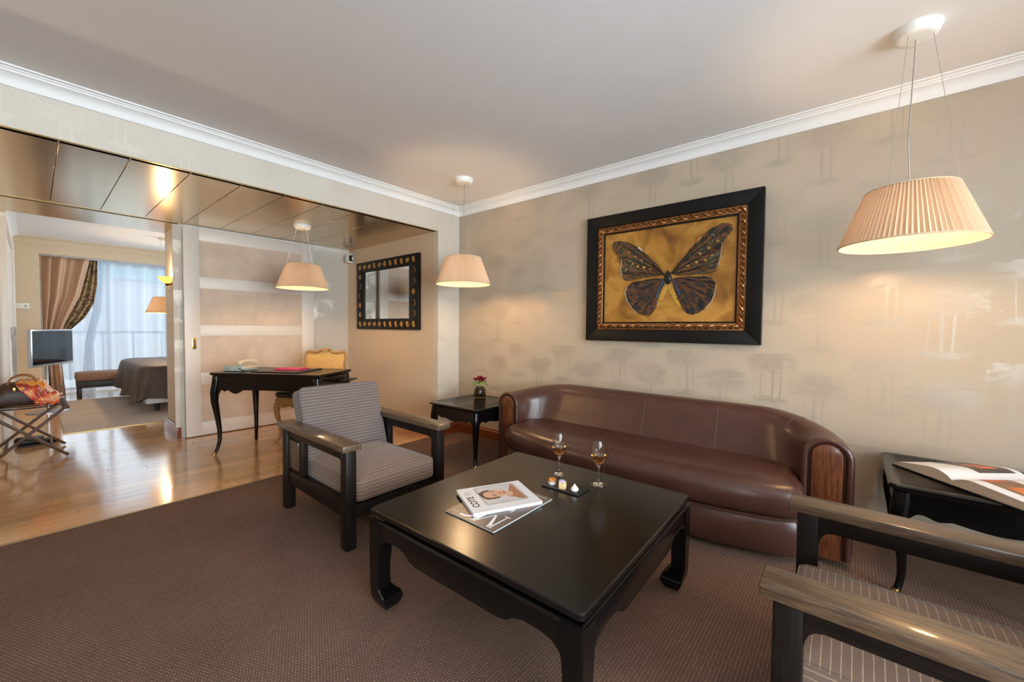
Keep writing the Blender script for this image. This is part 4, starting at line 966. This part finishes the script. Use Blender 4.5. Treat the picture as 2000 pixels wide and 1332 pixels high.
# ------------------------------------------------------------------ desk things
ph = thing('telephone', 'grey and cream desk telephone at the end of the writing desk', 'telephone', desk_pt(.14, .24, DZ-.001), rzd)
obj('base', G().prism([(-.10, 0), (.10, 0), (.10, .02), (-.10, .05)], 'x', -.11, .07), 'phone', ph, (0, 0, .002), (0, 0, 0), bevel=.006)
obj('cradle', G().box(.0, -.09, .02, .075, .09, .045), 'phone_cream', ph, bevel=.006)
obj('handset', G().tube([(.04, -.11, .062), (.04, -.09, .074), (.04, -.05, .086), (.04, 0, .09), (.04, .05, .086), (.04, .09, .074), (.04, .11, .062)], [.022, .024, .016, .014, .016, .024, .022], 12), 'phone_cream', ph)
obj('front_plate', G().box(-.105, -.104, .004, -.01, -.100, .046), 'phone', ph, bevel=.002)
obj('socket', G().box(-.062, -.1055, .022, -.054, -.1038, .03), 'dark', ph)
obj('cord', G().tube([(.04, -.1, .03), (.09, -.12, .012), (.12, -.09, .006), (.13, -.04, .006)], .004, 6), 'dark', ph)
tag(obj('desk_blotter', G().loft([rrect(.225, .19, .004, 0), rrect(.225, .19, .004, .006)]), 'folder', loc=desk_pt(.53, .32, DZ-.0004), rot=(0, 0, rzd), bevel=.002), 'black leather blotter lying on the writing desk', 'blotter')
pk = thing('pink_booklet', 'bright pink booklet lying on the black desk blotter', 'booklet', desk_pt(.56, .34, DZ+.006), rzd)
obj('cover', G().loft([rrect(.12, .09, .006, 0), rrect(.12, .09, .006, .012)]), 'pink', pk, bevel=.002)
obj('flap', G().loft([rrect(.12, .05, .004, .0122, 0, -.03), rrect(.118, .048, .004, .016, 0, -.03)]), 'pink', pk, bevel=.001)
obj('sticker', G().box(-.018, -.03, .0162, .018, .0, .017), 'pink_pale', pk)

# ------------------------------------------------------------------ luggage rack, bag, scarf, shoes
lr_ = thing('luggage_rack', 'folding wooden luggage rack in the bedroom doorway', 'rack', (-.036, 5.45, 0))
for y in (-.25, .25):
    dy = -.014 if y < 0 else .014
    obj('leg', G().bar((-.225, y, .435), (.215, y, .012), .02, .034, (0, 1, 0)), 'rack_wood', lr_, bevel=.003)
    obj('leg', G().bar((-.225, y+dy*1.8, .012), (.205, y+dy*1.8, .435), .02, .034, (0, 1, 0)), 'rack_wood', lr_, bevel=.003)
for x in (-.225, .205): obj('top_rail', G().box(x-.02, -.30, .42, x+.02, .30, .445), 'rack_wood', lr_, bevel=.006)
for x in (-.13, .125): obj('stretcher', G().bar((x, -.25, .095), (x, .25, .095), .016, .02), 'rack_wood', lr_, bevel=.003)
for y in (-.2, -.07, .07, .2):
    obj('strap', G().prism([(-.225, .447), (-.1, .441), (0, .439), (.1, .441), (.205, .447), (.205, .450), (.1, .444), (0, .442), (-.1, .444), (-.225, .450)], 'y', y-.03, y+.03), 'dark', lr_)
for k in range(4): obj('stud', G().lathe([(.008, 0), (.006, .004), (.001, .005)], 0, 0, 10), 'chrome', lr_, (.2255, -.27+k*.018, .425+.006*k), (0, pi/2, 0))
bg = thing('handbag', 'dark brown barrel handbag standing on the luggage rack', 'bag', (-.065, 5.43, .450))
def bag_ring(x):
    e = abs(x)/.16; k = (1-max(0, (e-.55)/.45)**2.2*.42); out = []
    for i in range(24):
        a_ = 2*pi*i/24; y = .11*cos(a_)*(1-.10*max(0, e-.6)); z = sin(a_)
        zz_ = (.10+.105*k*2*.5*z*1.0) if z > 0 else .10+.10*z*(abs(z)**-.45 if z else 1)
        yy_ = y if z > 0 else .11*(1 if cos(a_) > 0 else -1)*abs(cos(a_))**.4
        out.append((x, yy_, max(0, min(.215, zz_*(1 if z < 0 else k if e > .55 else 1)))))
    return out
obj('body', G().loft([bag_ring(x) for x in (-.16, -.155, -.14, -.115, -.08, 0, .08, .115, .14, .155, .16)]), 'bag', bg, ang=60)
for y in (-.06, .06): obj('handle', G().tube([(.08*cos(a_), y*1.1, .185+.075*sin(a_)) for a_ in [pi*k/12 for k in range(13)]], .0055, 8), 'bag_trim', bg)
obj('zip', G().tube([(-.14, 0, .172), (-.07, 0, .203), (.07, 0, .203), (.14, 0, .172)], .004, 6), 'brass', bg)
obj('padlock', G().box(-.055, -.112, .135, -.035, -.1, .165), 'brass', bg, bevel=.003)
random.seed(5)
def scarf_pt(u, v):
    x = -.035+.25*u+.012*sin(5*v+1)+.11*max(0, v-.5)*(1-u)*2
    e = max(0, min(1, (abs(x)/.16-.55)/.45)); topz = .206-.10*e**2.2
    if x > .165: topz -= .9*(x-.165)
    if v < .58:
        w = v/.58; y = .118*(.7-1.72*w); z = topz-.075*max(0, abs(y)/.118-.35)**2*1.6
    else:
        w = (v-.58)/.42; y = -.128-.03*w; z = (topz-.075*.42*1.6)*(1-w)+.012*w
    r = .010*sin(17*u+6*v)+.006*sin(31*u-9*v)
    return (x, y-.5*abs(r)-.006, max(.010, z+abs(r)+.003))
sf_ = thing('scarf', 'orange and red printed silk scarf draped over the brown handbag', 'scarf', (-.065, 5.43, .452))
o = obj('cloth', G().grid(scarf_pt, 40, 36), 'scarf', sf_, ang=70)
md = o.modifiers.new('thickness', 'SOLIDIFY'); md.thickness = .003
o = obj('bunched_end', G().grid(lambda u, v: (.06+.13*u+.01*sin(9*v), -.17+.08*v, .012+.06*sin(pi*u)*sin(pi*v)+.010*sin(14*u+8*v)), 24, 18), 'scarf2', sf_, ang=70)
md = o.modifiers.new('thickness', 'SOLIDIFY'); md.thickness = .003
def shoe(label, x, y, rz):
    t = thing('shoe', label, 'shoe', (x, y, 0), rz, 'black shoes under the luggage rack')
    rr = []
    for x_, w, h_ in ((-.125, .022, .05), (-.115, .03, .062), (-.07, .033, .060), (-.02, .032, .05), (.03, .038, .042), (.08, .042, .036), (.11, .032, .028), (.128, .012, .018)):
        rr.append([(x_, w*cos(2*pi*i/14), .012+h_*max(0, .5+.5*sin(2*pi*i/14))) for i in range(14)])
    obj('upper', G().loft(rr), 'dark', t, ang=60)
    obj('sole', G().prism([(-.128, -.024), (-.06, -.032), (.03, -.036), (.09, -.042), (.13, -.014), (.13, .014), (.09, .042), (.03, .036), (-.06, .032), (-.128, .024)], 'z', 0, .012), 'dark', t, bevel=.003)
    return t
shoe('flat black shoe under the luggage rack, the one nearer the bedroom carpet', .02, 5.90, .25)
shoe('flat black shoe under the luggage rack, the one nearer the closet', -.04, 6.06, .9)

# ------------------------------------------------------------------ bedroom
tv = thing('tv_stand', 'flat silver television on a chrome pole in the bedroom', 'television', (.115, 8.02, 0))
obj('base', G().lathe([(.2, -.001), (.2, .008), (.17, .014), (.03, .02)], n=40), 'tv_body', tv)
obj('pole', G().lathe([(.018, .015), (.018, .85)], n=16), 'chrome', tv)
sn = obj('panel', G().box(-.43, .02, -.235, .43, .055, .235), 'tv_body', tv, (.0, 0, .84), (0, 0, radians(64)), bevel=.006)
sn.location = (.074, -.036, .845)
obj('screen', G().box(-.408, .0165, -.205, .408, .0205, .215), 'screen', sn)
def drape(fn, mat, name, label, cat, nu=90, nv=30, group=None, thick=.003):
    o = obj(name, G().grid(fn, nu, nv), mat, ang=80)
    md = o.modifiers.new('thickness', 'SOLIDIFY'); md.thickness = thick
    return tag(o, label, cat, group)
def lerp(tab, z):
    for (z0_, v0), (z1_, v1) in zip(tab[:-1], tab[1:]):
        if z0_ >= z >= z1_: return v0+(v1-v0)*(z0_-z)/(z0_-z1_)
    return tab[-1][1]
def f_drape(u, v):
    z = 2.20*(1-v); r = lerp([(2.2, .62), (1.6, .50), (1.15, .33), (.95, .27), (.6, .28), (0, .32)], z); l = lerp([(2.2, .09), (1.0, .10), (0, .11)], z)
    return (l+(r-l)*u, 9.52+.030*sin(u*27+1.2*v)*(.7+.3*sin(7*u))+.016*sin(u*12+2*v), z+.004)
drape(f_drape, 'drape', 'curtain', 'taupe satin drape tied back beside the bedroom window', 'curtain', 150, 40)
def f_floral(u, v):
    z = 2.20-1.22*v; l = lerp([(2.2, .61), (1.6, .49), (1.15, .33), (.95, .28)], z); r = lerp([(2.2, .71), (1.8, .70), (1.5, .66), (1.25, .55), (1.1, .43), (.95, .30)], z)
    return (l+(r-l)*u, 9.60+.02*sin(u*16+v)+.01*u, z+.004)
drape(f_floral, 'floral', 'curtain_lining', 'dark floral brocade panel hanging between the taupe drape and the sheers', 'curtain', 40, 40)
def f_sheer(u, v):
    z = 2.22*(1-v); return (.30+2.85*u, 9.86+.05*sin(u*84+.6*sin(3*v))+.02*sin(u*31+v), z+.006)
drape(f_sheer, 'sheer', 'sheer_curtain', 'white sheer curtain across the bedroom window', 'curtain', 420, 4, thick=.0)
bpy.data.objects['sheer_curtain'].modifiers.clear()
def f_sheer2(u, v):
    z = 2.2*(1-v); x0 = lerp([(2.2, .66), (1.4, .66), (.9, .56), (0, .50)], z); x1 = lerp([(2.2, .80), (1.4, .76), (.9, .66), (0, .66)], z)
    return (x0+(x1-x0)*u, 9.74+.03*sin(u*22+v), z+.006)
drape(f_sheer2, 'sheer', 'sheer_curtain_edge', 'gathered edge of sheer curtain beside the floral panel', 'curtain', 60, 8)
bpy.data.objects['sheer_curtain_edge'].modifiers.clear()
bn = thing('bench', 'brown upholstered bench below the bedroom window', 'bench', (1.05, 9.25, 0))
obj('seat', cushion(.64, .19, .13, .03, .012), 'bench_cloth', bn, (0, 0, .262))
obj('frame', G().box(-.63, -.185, .16, .63, .185, .262), 'dark', bn, bevel=.006)
for sx in (-1, 1):
    for sy in (-1, 1): obj('leg', G().box(sx*.60-.022, sy*.16-.022, 0, sx*.60+.022, sy*.16+.022, .16), 'dark', bn, bevel=.004)
bd = thing('bed', 'large bed under a dark brown quilted cover in the bedroom', 'bed', (1.95, 7.87, .005))
def bed_ring(z, d, amp):
    r = rrect(1.08+d, .95+d, .12, z, 0, 0, 8); out = []
    # densify
    n = len(r); R_ = []
    for i in range(n):
        a_, b_ = Vector(r[i]), Vector(r[(i+1) % n]); k = max(1, int((b_-a_).length/.06))
        for j in range(12 if (b_-a_).length > .5 else 1):
            R_.append(a_.lerp(b_, j/(12 if (b_-a_).length > .5 else 1)))
    for i, p in enumerate(R_):
        q = Vector((p.x, p.y, 0)).normalized(); s = amp*sin(i*1.15)
        out.append((p.x+q.x*s, p.y+q.y*s, p.z+.6*amp*sin(i*.7)))
    return out
obj('bedcover', G().loft([bed_ring(.17, .06, .045), bed_ring(.27, .045, .028), bed_ring(.40, .03, .014), bed_ring(.52, .012, .004), bed_ring(.575, .0, 0), bed_ring(.60, -.025, 0), bed_ring(.615, -.08, 0), bed_ring(.62, -.3, 0)]), 'bedcover', bd, ang=70)
obj('mattress_base', G().box(-1.03, -.91, .11, 1.03, .91, .19), 'linen', bd, bevel=.02)
for sx in (-.9, 0, .9):
    for sy in (-.8, .8): obj('leg', G().lathe([(.025, 0), (.03, .11)], sx, sy, 12), 'dark', bd)
bpy.context.view_layer.update()
